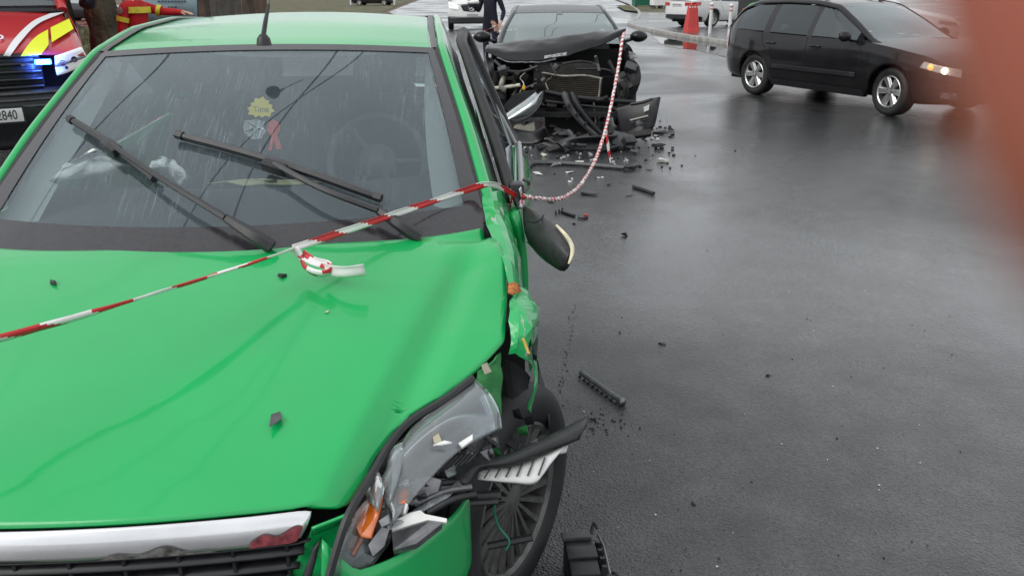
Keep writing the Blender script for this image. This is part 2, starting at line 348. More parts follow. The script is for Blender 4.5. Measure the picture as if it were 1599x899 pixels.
# ------------------------------------------------------------------ generic car
def spline(T, x, w=.09):
    return sum(lin(T, x + w * k) * c for k, c in ((-1, .25), (-.5, .0), (0, .5), (1, .25)))
class Car:
    def __init__(s, root, sp): s.r = root; s.s = sp
    def W(s, y): return spline(s.s['w'], y)
    def zb(s, y, arch=True):
        z = spline(s.s['zb'], y)
        if arch:
            for yw in s.s['wheels']:
                d = abs(y - yw); R = s.s['R']
                if d < R: z = max(z, s.s['rw'] + math.sqrt(R * R - d * d))
        return z
    def zs(s, y): return spline(s.s['zs'], y)
    def S(s, y, z):
        b, t = s.zb(y, False), s.zs(y); q = (z - b) / max(.01, t - b)
        return s.W(y) * (1 - .10 * max(0, .45 - q) ** 2 / .2 - .045 * max(0, q - .55) ** 2 / .2 + .006 * math.exp(-((q - .62) / .05) ** 2))
    def rail(s, y):
        T = s.s['rail']
        return spline([(r[0], r[1]) for r in T], y, .05), spline([(r[0], r[2]) for r in T], y, .05)
    def side(s, y, u):
        zb = s.zs(y); xb = s.S(y, zb) - .01; xr, zr = s.rail(y); zr = max(zr, zb)
        bulge = .018 * math.sin(math.pi * u)
        return xb + (xr - xb) * u + bulge, zb + (zr - zb) * u
    def ys(s, y0, y1, n=None):
        n = n or max(4, int((y1 - y0) / .055)); Y = {y0 + (y1 - y0) * k / n for k in range(n + 1)}
        for yw in s.s['wheels']:
            for k in range(33):
                y = yw - s.s['R'] * math.cos(math.pi * k / 32)
                if y0 < y < y1: Y.add(y)
        return sorted(Y)
    def body(s, m, y0=None, y1=None, nz=10, name='body', front=True, rear=True):
        sp = s.s; y0 = sp['y0'] if y0 is None else y0; y1 = sp['L'] if y1 is None else y1
        Y = s.ys(y0, y1); mb = MB()
        for sd in (1, -1):
            V = []
            for y in Y:
                a, b = s.zb(y), s.zs(y)
                for k in range(nz + 1):
                    z = a + (b - a) * k / nz; V.append((sd * s.S(y, z), y, z))
            mb.add(V, grid_faces(len(Y), nz + 1))
            lip = []
            for y in Y:   # inward turned lower lip gives the arches thickness
                a = s.zb(y); x = s.S(y, a); lip += [(sd * x, y, a), (sd * (x - .06), y, a + .004)]
            mb.add(lip, grid_faces(len(Y), 2))
        for fl, y, d in ((front, y0, -1), (rear, y1, 1)):
            if not fl: continue
            V = []; nx = 14
            for k in range(nz + 1):
                a, b = s.zb(y), s.zs(y); z = a + (b - a) * k / nz; x = s.S(y, z)
                for j in range(nx + 1):
                    q = -1 + 2 * j / nx; V.append((x * q, y + d * sp.get('nose', .07) * (1 - q * q) * (.6 + .4 * math.sin(math.pi * k / nz)), z))
            mb.add(V, grid_faces(nz + 1, nx + 1))
        return mb.obj(name, m, s.r)
    def deck(s, name, m, y0, y1, crown, zadd=0, ny=16, nx=18, xs=1.0, **kw):
        """top sheet between the shoulders (bonnet, boot lid)"""
        sp = s.s
        def fn(u, v):
            y = y0 + (y1 - y0) * u; q = -1 + 2 * v; z = s.zs(y); x = s.S(y, z) * xs
            c = sp.get('cowl', 0) * u * u * (1 - q * q) * (-1)
            return (x * q, y + c - (sp.get('nose', .07) * .6 * (1 - q * q) * (1 - u) ** 2 if y0 < .3 else 0), z + zadd + crown * (1 - abs(q) ** 2.6) * min(1, .15 + u * 5))
        return gsurf(name, fn, ny, nx, m, s.r, **kw)
    def across(s, name, m, y0, y1, crown0, crown1, bow0=0., bow1=0., inset=0., ny=14, nx=16, v0=0., v1=1., lift=0., **kw):
        """sheet between the two roof rails (windscreen, roof, rear glass)"""
        def fn(u, v):
            u = v0 + (v1 - v0) * u; y = y0 + (y1 - y0) * u; q = -1 + 2 * v; x, z = s.rail(y); x -= inset
            return (x * q, y + (bow0 + (bow1 - bow0) * u) * (1 - q * q), z + lift + (crown0 + (crown1 - crown0) * u) * (1 - q * q))
        return gsurf(name, fn, ny, nx, m, s.r, **kw)
    def patch(s, name, m, y0, y1, u0, u1, off=.004, sides=(1, -1), joined=False, ny=None, **kw):
        obs = []
        for sd in sides:
            n = ny or max(3, int((y1 - y0) / .08) + 2)
            def fn(a, b):
                y = y0 + (y1 - y0) * a; x, z = s.side(y, u0 + (u1 - u0) * b); return (sd * (x + off), y, z)
            obs.append(gsurf(name, fn, n, 6, m, s.r, **kw))
        return obs
    def skin(s, name, m, quad, off=.006, sides=(1, -1), n=8, parent=None, **kw):
        """patch on the lower body side; quad = four (y, z) corners"""
        obs = []
        for sd in sides:
            def fn(a, b):
                p = [quad[0][i] * (1 - a) + quad[1][i] * a for i in (0, 1)]; q = [quad[3][i] * (1 - a) + quad[2][i] * a for i in (0, 1)]
                y, z = [p[i] * (1 - b) + q[i] * b for i in (0, 1)]; return (sd * (s.S(y, z) + off), y, z)
            obs.append(gsurf(name, fn, n, n, m, parent or s.r, **kw))
        return obs
    def seam(s, name, pts, sides=(1, -1), r=.004, m=None):
        for sd in sides:
            P = []
            for (a, b), (c, d) in zip(pts, pts[1:]):
                for k in range(8):
                    y, z = a + (c - a) * k / 8, b + (d - b) * k / 8
                    P.append((sd * (s.S(y, min(z, s.zs(y))) + .0005), y, z))
            y, z = pts[-1]; P.append((sd * (s.S(y, z) + .0005), y, z))
            tube(name, P, r, m or M_dark, s.r, n=5)
def wheel(parent, loc, side, R, w, style='six', steer=0., camber=0., rimcol=None, rimR=.66):
    e = bpy.data.objects.new('wheel', None); COL.objects.link(e); e.parent = parent; e.location = loc; e.rotation_euler = (0, camber, steer)
    if side < 0: e.rotation_euler = (0, camber, steer + math.pi)
    h = w / 2; rr = R * rimR
    prof = [(rr, -h * .9), (rr * 1.06, -h), (R * .90, -h * 1.04), (R * .975, -h * .86), (R, -h * .55), (R * .992, -h * .5), (R * .992, -h * .46), (R, -h * .42), (R, -.1 * h), (R * .992, -.06 * h), (R * .992, .06 * h), (R, .1 * h), (R, h * .42), (R * .992, h * .46), (R * .992, h * .5), (R, h * .55), (R * .975, h * .86), (R * .90, h * 1.04), (R * .80, h * 1.06), (R * .77, h * 1.02), (rr * 1.05, h), (rr, h * .9), (rr * .97, h * .6)]
    V, F = lathe_vf(prof, 64); mesh_obj('tyre', V, F, M_tyre, e, auto=40)
    m = rimcol or M_alloy; mb = MB()
    V, F = lathe_vf([(rr * 1.0, h * .92), (rr * .97, h * .96), (rr * .92, h * .86), (rr * .90, h * .2), (rr * .88, -h * .8)], 56); mb.add(V, F)
    V, F = lathe_vf([(.001, h * .80), (rr * .13, h * .80), (rr * .22, h * .74), (rr * .24, h * .35)], 32); mb.add(V, F)
    ns = {'six': 6, 'ten': 10, 'fan': 22, 'five': 5}[style]
    for k in range(ns):
        a = 6.28319 * k / ns; ca, sa = math.cos(a), math.sin(a)
        w0, w1 = {'six': (.15, .21), 'ten': (.07, .07), 'fan': (.028, .055), 'five': (.16, .26)}[style]
        V = []
        for r, ww, hh in ((rr * .17, w0 * rr, h * .76), (rr * .6, (w0 + w1) / 2 * rr, h * .80), (rr * .96, w1 * rr, h * .88)):
            for t, dz in ((-1, -.012), (-.7, 0), (.7, 0), (1, -.012)):
                V.append((hh + dz, r * ca - t * ww * sa, r * sa + t * ww * ca))
        mb.add(V, grid_faces(3, 4))
        mb.add([(v[0] - (.03 if True else 0), v[1], v[2]) for v in V], grid_faces(3, 4))
    rim = mb.obj('rim', m, e, auto=35)
    V, F = lathe_vf([(.001, h * .1), (rr * .9, h * .05)], 32); mesh_obj('brake_disc', V, F, M_dark, e)
    for k in range(5):
        a = 6.28319 * k / 5; V, F = tube_vf([(h * .78, rr * .19 * math.cos(a), rr * .19 * math.sin(a)), (h * .83, rr * .19 * math.cos(a), rr * .19 * math.sin(a))], .011, 6)
        if style != 'fan': mesh_obj('bolt', V, F, M_greypl, e)
    return e
def interior(car, m_seat, belt, y_dash, seats=((1.9, .36), (1.9, -.36), (2.75, 0)), floor=.28):
    r = car.r
    box('dashboard', (0, y_dash, belt - .10), (1.26, .42, .24), M_greypl, r, bevel=.05)
    for y, x in seats:
        wd = .50 if x else 1.2
        def fn(u, v):
            a = u * math.pi * 2; hh = v
            return (x + wd / 2 * (1 - .25 * hh ** 3) * math.copysign(abs(math.cos(a)) ** .5, math.cos(a)), y + .07 * math.copysign(abs(math.sin(a)) ** .5, math.sin(a)) + .28 * hh, floor + .25 + (belt - floor + .0) * hh)
        gsurf('seat_back', fn, 24, 8, m_seat, r)
        box('seat_cushion', (x, y - .22, floor + .22), (wd, .52, .16), m_seat, r, bevel=.04)
        for hx in ((x,) if x else (-.36, .36)):
            box('headrest', (hx, y + .30, belt + .33), (.26, .09, .17), m_seat, r, bevel=.035)
def underbody(car, y0, y1, half=.60, top=.55, bot=.2):
    box('underbody', (0, (y0 + y1) / 2, (top + bot) / 2), (half * 2, y1 - y0, top - bot), M_dark, car.r, bevel=.02)
def door_mirror(car, m, y, z, sides=(1, -1), size=(.20, .10, .15), x0=None):
    for sd in sides:
        x = (x0 or car.side(y, .1)[0]) + .02
        def fn(u, v):
            a = u * 2 * math.pi; k = math.sin(math.pi * min(max(v, .02), .98)) ** .45
            return (sd * (x + .05 + size[0] * v), y + .04 * (1 - v) * 0 + size[1] * .6 * k * math.cos(a) * (1 if math.cos(a) < 0 else .35), z + .06 + size[2] / 2 * k * math.sin(a))
        o = gsurf('door_mirror', fn, 22, 10, m, car.r)
        V, F = tube_vf([(sd * (x - .03), y + .02, z - .01), (sd * (x + .09), y + .01, z + .03)], .022, 8); mesh_obj('mirror_arm', V, F, M_blackpl, o)
        prism('mirror_glass', [(sd * (x + .07), y + .024, z + .01), (sd * (x + .23), y + .024, z + .02), (sd * (x + .23), y + .024, z + .10), (sd * (x + .07), y + .024, z + .12)], (0, .004, 0), M_chrome, o)
# ------------------------------------------------------------------ the crashed green car in front
FP = Pose(-.716, 1.132, rad(-5))
def C(px, py, z): return FP.loc(G(px, py, z))
def CY(px, py, Yc):
    """point of the pixel ray on the car's own plane Y = Yc"""
    d = ray(px, py); o = FP.loc(EYE); e = FP.loc(EYE + d) - o
    return o + e * ((Yc - o.y) / e.y)
green = thing('green_car', 'crashed green car with smashed front corner and tape across its bonnet', 'car', (FP.x, FP.y, 0), -FP.a)
M_green = paint('green_paint', (.004, .40, .098), .8, dirt=.12)
M_greenin = mat('green_inner_panel', (.03, .21, .055), .55, noise=.45, nscale=9, bump=.25, bscale=40)
M_head = mat('headliner', (.30, .30, .29), .9)
M_seat = mat('seat_cloth', (.045, .045, .05), .9, noise=.2, nscale=40)
M_ws = glass('wet_windscreen', tint=(.84, .91, .92), film=.07, filmcol=(.52, .66, .74), streak=.24, refl=1.5)
M_sideg = glass('side_glass', tint=(.66, .72, .71), film=.03, streak=.2, filmcol=(.5, .55, .55))
M_frit = mat('black_frit', (.030, .028, .032), .16, spec=.5, noise=.2, nscale=60, coat=.5, coatr=.12)
F_spec = dict(y0=.45, L=4.25, w=[(0, .55), (.25, .70), (.5, .79), (.8, .83), (1.3, .845), (3.1, .845), (3.8, .79), (4.1, .70), (4.25, .6)],
  zb=[(.3, .2), (3.6, .2), (4.25, .36)], zs=[(.3, .74), (.7, .85), (1.15, .955), (2, .985), (3.4, 1.03), (4.1, 1.03), (4.25, .96)],
  wheels=(.68, 3.22), R=.365, rw=.316,
  rail=[(1.05, .74, .955), (1.13, .727, .985), (1.5, .668, 1.205), (1.93, .596, 1.418), (2.3, .585, 1.478), (2.8, .58, 1.50), (3.4, .56, 1.478), (3.75, .535, 1.42), (3.95, .57, 1.23), (4.16, .63, 1.02)])
fc = Car(green, F_spec)
def half_body(sd, y0, y1, name):
    Y = fc.ys(y0, y1); V = []
    for y in Y:
        a, b = fc.zb(y), fc.zs(y)
        for k in range(11): z = a + (b - a) * k / 10; V.append((sd * fc.S(y, z), y, z))
    return mesh_obj(name, V, grid_faces(len(Y), 11), M_green, green, solid=.004, soff=0)
half_body(-1, .42, 1.14, 'front_fender'); half_body(-1, 1.148, 2.30, 'door'); half_body(-1, 2.308, 3.2, 'door'); half_body(-1, 3.208, 4.25, 'rear_fender')
half_body(1, 2.34, 3.2, 'door'); half_body(1, 3.208, 4.25, 'rear_fender')
# tail
def _tail(u, v):
    q = -1 + 2 * v; z = .36 + (.96 - .36) * u; x = fc.S(4.24, z); return (x * q, 4.24 + .10 * (1 - q * q), z)
gsurf('rear_bumper', _tail, 10, 14, M_green, green)
gsurf('tailgate', lambda u, v: ((-1 + 2 * v) * (.60 + .03 * math.sin(3 * u)), 4.24 + .09 * (1 - (2 * v - 1) ** 2) - .08 * u, .965 + .06 * u), 4, 12, M_green, green)
fc.across('rear_window', M_sideg, 3.76, 4.16, .03, .02, .05, .08)
for sd in (1, -1):
    gsurf('tail_light', lambda u, v: (sd * (.60 - .14 * u * (1 - v)) * 1.06, 4.10 + .14 * u, .82 + .32 * v - .0 * u), 5, 6, M_red, green, solid=.01, soff=0)
underbody(fc, .95, 4.1, .62, .46, .22)
box('cabin_floor', (0, 2.55, .47), (1.5, 2.9, .02), M_dark, green)
# roof, headliner, ditch mouldings, rails
fc.across('roof', M_green, 1.915, 3.76, .022, .035, -.045, .05, inset=.012, ny=26, nx=26)
fc.across('headliner', M_head, 1.95, 3.74, .01, .02, -.04, .04, inset=.03, ny=8, nx=10, lift=-.035)
for sd in (1, -1):
    Yr = [1.925 + k * .06 for k in range(31)]
    def ditch(u, v):
        y = 1.925 + 1.80 * u; x, z = fc.rail(y); return (sd * (x - .010 + .024 * v), y, z + .007 + .004 * math.sin(math.pi * v))
    gsurf('roof_moulding', ditch, 28, 5, mat('ditch_rubber', (.10, .098, .10), .45, noise=.2, nscale=30), green)
    def rail(u, v):
        y = 1.06 + (4.12 - 1.06) * u; x, z = fc.rail(y); k = v * v
        return (sd * (x + .018 + .062 * v), y, z + .004 + .012 * math.sin(math.pi * min(1, v * 1.3)) - .075 * k)
    gsurf('roof_rail', rail, 60, 7, M_green, green, solid=.006, soff=0)
    def seal(u, v):
        y = 1.09 + .85 * u; x, z = fc.rail(y); return (sd * (x - .004 + .026 * v), y, z + .004 + .005 * math.sin(math.pi * v))
    gsurf('windscreen_seal', seal, 30, 4, M_rubber, green)
    def dseal(u, v):
        y = 1.25 + 1.05 * u; x, z = fc.rail(y); return (sd * (x + .076 + .03 * v), y, z - .068 - .045 * v)
    gsurf('door_seal', dseal, 30, 4, M_rubber, green, solid=.008, soff=0)
# far side windows
fc.patch('side_window', M_sideg, 1.45, 2.25, .03, .84, sides=(-1,)); fc.patch('side_window', M_sideg, 2.33, 3.15, .03, .84)
fc.patch('side_window', M_sideg, 3.25, 3.75, .05, .80)
fc.patch('pillar', M_blackpl, 2.25, 2.33, 0, .9); fc.patch('pillar', M_blackpl, 3.15, 3.25, 0, .9)
fc.patch('pillar', M_green, 3.75, 4.1, 0, .9)
# ------------- windscreen
def ws(u, v, off=0.):
    def p(u, v):
        a = Vector((.735 * u, .955 + .165 * u * u, .976 + .010 * u * u)); b = Vector((.596 * u, 1.885 + .045 * u * u, 1.440 - .022 * u * u))
        q = a.lerp(b, v); q.z += .028 * math.sin(math.pi * v) * (1 - .35 * u * u); return q
    q = p(u, v)
    if off:
        n = (p(u + .01, v) - p(u - .01, v)).cross(p(u, v + .01) - p(u, v - .01)).normalized(); q = q + n * off
    return q
def wspix(px, py, off=0.):
    best = None
    for i in range(-24, 25):
        for j in range(0, 25):
            x, y = proj(FP.wor(ws(i / 22, j / 24))); d = (x - px) ** 2 + (y - py) ** 2
            if best is None or d < best[0]: best = (d, i / 22, j / 24)
    _, u, v = best
    for _ in range(6):
        x, y = proj(FP.wor(ws(u, v, off))); xu, yu = proj(FP.wor(ws(u + .002, v, off))); xv, yv = proj(FP.wor(ws(u, v + .002, off)))
        a, b, c, d = (xu - x) / .002, (xv - x) / .002, (yu - y) / .002, (yv - y) / .002; det = a * d - b * c
        if abs(det) < 1e-6: break
        ex, ey = px - x, py - y; u += max(-.1, min(.1, (d * ex - b * ey) / det)); v += max(-.1, min(.1, (a * ey - c * ex) / det))
    return u, v
def wp(px, py, off): return ws(*wspix(px, py, off), off)
gsurf('windscreen', lambda a, b: ws(-1 + 2 * b, a), 30, 34, M_ws, green)
def frit(name, u0, u1, v0, v1, nu=20, nv=4, m=None):
    gsurf(name, lambda a, b: ws(u0 + (u1 - u0) * a, v0 + (v1 - v0) * b, .003), nu, nv, m or M_frit, green)
frit('windscreen_border', -1, 1, -.10, .058, 30, 6); frit('windscreen_border', -1, 1, .955, 1.0, 30)
for sd in (1, -1):
    gsurf('windscreen_border', lambda a, b: ws(sd * (1 - b * (.072 - .03 * a)), .058 + .90 * a, .003), 24, 3, M_frit, green)
    # pale inside pillar trim seen through the glass
    gsurf('pillar_trim', lambda a, b: ws(sd * (.955 - (.12 if sd > 0 else .10) * b * (1 - .96 * a ** 2)), .06 + .90 * a, -.03 - .05 * b), 20, 5, mat('pillar_cloth', (.50, .55, .53), .8), green)
gsurf('sun_shade_band', lambda a, b: ws(-.30 + .95 * a, .94 + .03 * b - .035 * math.sin(math.pi * a), -.004), 20, 4, mat('shade_band', (.10, .095, .105), .6), green)
# rear view mirror foot / sensor cover behind the glass
prism('sensor_cover', [wp(385, 86, -.012), wp(402, 86, -.012), wp(413, 118, -.016), wp(410, 142, -.02), wp(366, 142, -.02), wp(370, 118, -.016)], (0, .05, .0), mat('sensor_plastic', (.012, .010, .012), .5), green, bevel=.004)
# wipers
def wiper(blade0, blade1, joint, elbow, head, pivot):
    w = thing('wiper', None, None, parent=green)
    A, B = Vector(wp(*blade0, .022)), Vector(wp(*blade1, .022)); J = A.lerp(B, .52)
    n = 14; P = [A.lerp(B, k / (n - 1)) + Vector((0, -.004, .012)) * math.sin(math.pi * k / (n - 1)) for k in range(n)]
    o = tube('blade', P, [.008] + [.0115] * (n - 2) + [.008], M_blackpl, w, n=6)
    tube('blade_rubber', [p + Vector((0, .004, -.012)) for p in P], .004, M_rubber, w, n=5)
    for k in (0, n - 1):
        c = P[k]; V, F = tube_vf([c - (B - A).normalized() * .012, c + (B - A).normalized() * .012], .0135, 6); mesh_obj('end_cap', V, F, M_blackpl, w, smooth=False)
    J2 = Vector(wp(*joint, .04)); d = (B - A).normalized()
    rot = Matrix((d, Vector((0, -.45, .89)).cross(d).normalized(), Vector((0, -.45, .89)))).transposed()
    box('connector', J2 - Vector((0, -.002, .006)), (.075, .034, .030), M_blackpl, w, rot, bevel=.006)
    Q = [J2 + Vector((0, 0, .004)), Vector(wp(*elbow, .055)), Vector(wp(*head, .05))]
    tube('arm', Q, [.009, .0085, .010], M_blackpl, w, n=6, sm=10)
    H = [Vector(wp(*head, .045)), Vector(wp((head[0] * .4 + pivot[0] * .6), (head[1] * .4 + pivot[1] * .6), .040)), Vector(wp(*pivot, .022))]
    tube('arm_head', H, [.012, .020, .020], M_blackpl, w, n=6, sm=8)
    return w
wiper((280, 211), (590, 308), (428, 258), (505, 296), (590, 328), (655, 371))
wiper((111, 187), (238, 277), (174, 228), (260, 284), (352, 340), (425, 386))
# things inside
dash = psurf('dashboard', [[(-.66, 1.10, .975), (0, 1.02, .975), (.66, 1.10, .975)], [(-.68, 1.35, .985), (0, 1.3, .985), (.68, 1.35, 1.0)], [(-.70, 1.70, .97), (0, 1.66, .955), (.70, 1.70, .99)], [(-.70, 1.74, .6), (0, 1.70, .6), (.70, 1.74, .6)]], 12, 12, mat('dash_plastic', (.05, .055, .06), .75, noise=.2, nscale=30, bump=.3, bscale=300), green)
V, F = lathe_vf([(.185 + .017 * math.cos(a * .628), .017 * math.sin(a * .628)) for a in range(11)], 40, 'Z')
stw = mesh_obj('steering_wheel', V, F, M_greypl, green); stw.location = (.36, 1.95, .99); stw.rotation_euler = (rad(62), 0, 0)
mesh_obj('steering_hub', *lathe_vf([(.001, .03), (.07, .025), (.08, -.02)], 20, 'Z'), M_greypl, stw)
for a in (0, 2.2, 4.1): mesh_obj('steering_spoke', *tube_vf([(0, 0, 0), (.18 * math.cos(a), .18 * math.sin(a), 0)], .014, 6), M_greypl, stw)
fc_int = interior(fc, M_seat, .93, 3.4, seats=((2.25, .36), (2.25, -.36), (3.05, 0)), floor=.33)
# blown, limp airbag cloth over the dash
M_bag = mat('airbag_cloth', (.86, .87, .86), .9, noise=.08, nscale=20, bump=.3, bscale=50)
def cloth(name, px, z, m, parent, dz=.03, seed=1, n=12):
    r = random.Random(seed)
    P = [CY(x, y, z + .02 * math.sin(x * .08)) if z > 1.2 else C(x, y, z) for x, y in px]
    cen = sum(P, Vector()) / len(P); V = [cen + Vector((0, 0, dz))]; F = []; k = len(P); rings = 4
    for ri in range(1, rings + 1):
        for q in range(k * 3):
            p = P[q // 3].lerp(P[(q // 3 + 1) % k], (q % 3) / 3); v = cen.lerp(p, ri / rings); h = dz * (1 - (ri / rings) ** 2)
            V.append(v + Vector((r.uniform(-.006, .006), r.uniform(-.01, .01), h + r.uniform(-.007, .007))))
    kk = k * 3
    for q in range(kk): F.append((0, 1 + q, 1 + (q + 1) % kk))
    for ri in range(rings - 1):
        for q in range(kk): a = 1 + ri * kk; F.append((a + q, a + (q + 1) % kk, a + kk + (q + 1) % kk, a + kk + q))
    return mesh_obj(name, V, F, m, parent, solid=.004)
cloth('airbag', [(78, 284), (100, 255), (145, 236), (165, 240), (205, 262), (150, 276)], 1.36, M_bag, green, .02, 2)
cloth('airbag', [(228, 262), (245, 248), (262, 248), (292, 270), (290, 285), (280, 287), (262, 270)], 1.42, M_bag, green, .015, 4)
cloth('paper_slip', [(325, 284), (410, 280), (500, 284), (410, 288)], .995, mat('yellowed_paper', (.42, .40, .22), .8), green, .003, 5)
# trinkets hanging behind the windscreen (things of their own)
def flat(name, px, off, th, m, label, cat, smooth=False):
    pts = [FP.wor(ws(*wspix(x, y, off), off)) for x, y in px]
    o = prism(name, pts, (0, th, 0), m); return tag(o, label, cat)
star = []
for k in range(22):
    a = 6.2832 * k / 22; r = (1.0 if k % 2 else .80) * (1 + .12 * math.sin(3 * a)); star.append((407 + 21 * r * math.cos(a), 169 + 16.5 * r * math.sin(a)))
sy = flat('air_freshener', star, -.02, .004, mat('yellow_card', (.78, .62, .06), .6), 'yellow spiky cardboard air freshener hanging behind the windscreen', 'air freshener')
text_mesh('printed_word', 'Time', .024, M_black, sy, FP.wor(wp(408, 171, -.012)), (math.cos(.087), math.sin(.087), 0), (0, .35, .94), .0004)
ribbon = [(418, 236), (424, 213), (417, 204), (419, 191), (426, 187), (435, 192), (437, 203), (432, 211), (440, 232), (432, 233), (427, 219), (424, 235)]
flat('ribbon', ribbon, -.02, .004, mat('red_felt', (.55, .05, .04), .8, noise=.2, nscale=60), 'small red folded ribbon hanging below the yellow card', 'ribbon')
M_cello = glass('cellophane', tint=(.85, .9, .9), film=.28, filmcol=(.9, .95, .95), streak=.9, rough=.05)
o = thing('cellophane_bag', 'crumpled clear cellophane wrapper hanging beside the red ribbon', 'wrapper')
pts = [FP.wor(wp(*q, -.03)) for q in [(382, 188), (400, 186), (414, 190), (416, 205), (410, 216), (392, 217), (381, 206)]]
cen = sum(pts, Vector()) / 7
for k in range(7):
    p, q = pts[k], pts[(k + 1) % 7]; mesh_obj('wrapper_fold', [cen + Vector((0, R_.uniform(-.02, .02), R_.uniform(-.01, .01))), p, (p + q) / 2 + Vector((R_.uniform(-.008, .008), -.012, 0)), q], [(0, 1, 2), (0, 2, 3)], M_cello, o, smooth=False)
# ------------- aerial
a0 = C(412, 66, 1.462); a0.z = 1.455; ae = thing('aerial', None, None, parent=green)
mesh_obj('aerial_base', [Vector(v) + a0 for v in lathe_vf([(.001, .034), (.012, .032), (.022, .018), (.026, -.004)], 18, 'Z')[0]], lathe_vf([(.001, .034), (.012, .032), (.022, .018), (.026, -.004)], 18, 'Z')[1], M_blackpl, ae)
tube('aerial_grip', [a0 + Vector((0, 0, .025)), a0 + Vector((.004, .05, .075)), a0 + Vector((.010, .10, .125))], [.009, .008, .005], M_blackpl, ae)
tube('aerial_rod', [a0 + Vector((.010, .10, .125)), a0 + Vector((.045, .36, .40))], .0022, M_greypl, ae, n=6)
# ------------- bonnet
ZC = [(.04, .690), (.10, .726), (.16, .752), (.3, .800), (.5, .855), (.75, .922), (.95, .969), (1.1, .990)]
def hz(x, y):
    ax = abs(x); z = spline(ZC, y, .05) - (.045 - .033 * min(1, max(0, (y - .35) / .55))) * (ax / .7) ** 2.2
    xc = .31 + .342 * y; q = min(1, max(0, (ax - xc) / .07)); rf = 1 - min(1, max(0, (y - .85) / .16)); z -= .036 * q * q * (3 - 2 * q) * rf
    q2 = min(1, max(0, (ax - xc - .07) / .06)); z += .020 * q2 * rf
    z -= .05 * max(0, (ax - .30) / .3) ** 2 * max(0, .6 - y)
    return z
def hpix(px, py):
    z = .85
    for _ in range(25): p = C(px, py, z); z = .5 * z + .5 * hz(p.x, p.y)
    return C(px, py, z)
OUT = [(488, 788), (518, 798), (545, 792), (568, 757), (586, 722), (612, 682), (640, 645), (690, 618), (745, 577), (788, 532), (792, 470), (790, 425), (775, 392), (752, 356)]
OC = [hpix(*q) for q in OUT]
XM = sorted([(p.y, p.x) for p in OC])
y_f, y_r = OC[0].y, OC[-1].y
def Yf(x): return y_f - .022 * (1 - (x / .36) ** 2) if abs(x) < .5 else y_f
def Yr(x): return .958 + (y_r - .958) * min(1.2, abs(x) / .72) ** 4
def bonnet(u, v):
    ys_ = y_f + (y_r - y_f) * u; t = -1 + 2 * v; x = t * lin(XM, ys_)
    y = ys_ + (Yf(x) - y_f) * (1 - u) ** 2 + (Yr(x) - y_r) * u ** 3
    z = hz(x, y)
    if t > .8 and u > .55:      # buckled, kinked edge on the struck side
        z += .030 * (t - .8) / .2 * math.exp(-((u - .80) / .13) ** 2) - .03 * (t - .8) / .2 * math.exp(-((u - .955) / .03) ** 2)
    return (x, y, z)
gsurf('bonnet', bonnet, 90, 90, M_green, green, solid=.010)
# folded cowl/dark slot under the glass
gsurf('cowl', lambda a, b: ((-1 + 2 * a) * .74, .90 + .165 * (2 * a - 1) ** 2 + .12 * b, .935 + .03 * b), 20, 3, M_blackpl, green)
box('engine_block', (-.05, .52, .50), (.9, .62, .34), M_engine, green, bevel=.03)
box('engine_bay_floor', (-.04, .55, .27), (1.15, .85, .06), M_dark, green)
box('firewall', (0, .98, .62), (1.35, .05, .55), M_dark, green)
# ------------- chrome bar, grille
M_bar = mat('scuffed_chrome', (.86, .86, .87), .16, .85, noise=.10, nscale=6, bump=.10, bscale=35)
def barp(u, v):
    q = -1 + 2 * u; x = q * .345 * (1 - .06 * v * v); y0 = Yf(x) - .006; e = max(0, abs(q) - .93) / .07
    a = v * 1.0; zz = hz(x, Yf(x)) - .001 - .030 * a - .026 * a * a + .012 * e * e * (a - .3)
    yy = y0 - .004 - .017 * math.sin(a * 1.7) ; return (x, yy, zz)
bar = gsurf('grille_bar', barp, 60, 10, M_bar, green, solid=.008)
gsurf('paint_smear', lambda u, v: Vector(barp(.855 + .135 * u, 1 - (.50 * math.sin(math.pi * min(1, .06 + u * .6)) ** .7) * v * (.75 + .25 * math.sin(9 * u)))) + Vector((0, -.004, .0015)), 16, 5, mat('maroon_smear', (.24, .05, .06), .5, noise=.5, nscale=60), bar)
gsurf('scuff', lambda u, v: Vector(barp(.44 + .33 * u, 1 - (.17 + .10 * math.sin(14 * u)) * v * math.sin(math.pi * u))) + Vector((0, -.004, .001)), 22, 3, mat('scuff_grey', (.12, .115, .11), .6, noise=.7, nscale=70), bar)
gr = thing('grille', None, None, parent=green)
def bedge(x): u = (x / .345 + 1) / 2; return barp(min(1, max(0, u)), 1.0)
gsurf('grille_back', lambda u, v: ((-1 + 2 * u) * (.33 - .05 * v), bedge((-1 + 2 * u) * .33)[1] + .09, bedge((-1 + 2 * u) * .33)[2] + .01 - .26 * v), 20, 4, M_dark, gr)
gsurf('grille_rim', lambda u, v: ((-1 + 2 * u) * .338, bedge((-1 + 2 * u) * .338)[1] + .005 + .03 * v, bedge((-1 + 2 * u) * .338)[2] - .004 - .014 * v), 30, 3, M_blackpl, gr, solid=.004)
for k in range(6):
    dz = -.028 - .034 * k; xm = .325 - .012 * k
    gsurf('grille_slat', lambda u, v: ((-1 + 2 * u) * xm, bedge((-1 + 2 * u) * xm)[1] + .004 + .038 * v + .012 * k * .3, bedge((-1 + 2 * u) * xm)[2] + dz + .010 * v), 24, 3, M_blackpl, gr, solid=.006)
for k in range(-3, 4):
    x = k * .098; b = Vector(bedge(x)); mesh_obj('grille_rib', *box_vf((x, b.y + .025, b.z - .11), (.006, .03, .21)), M_blackpl, gr, smooth=False)
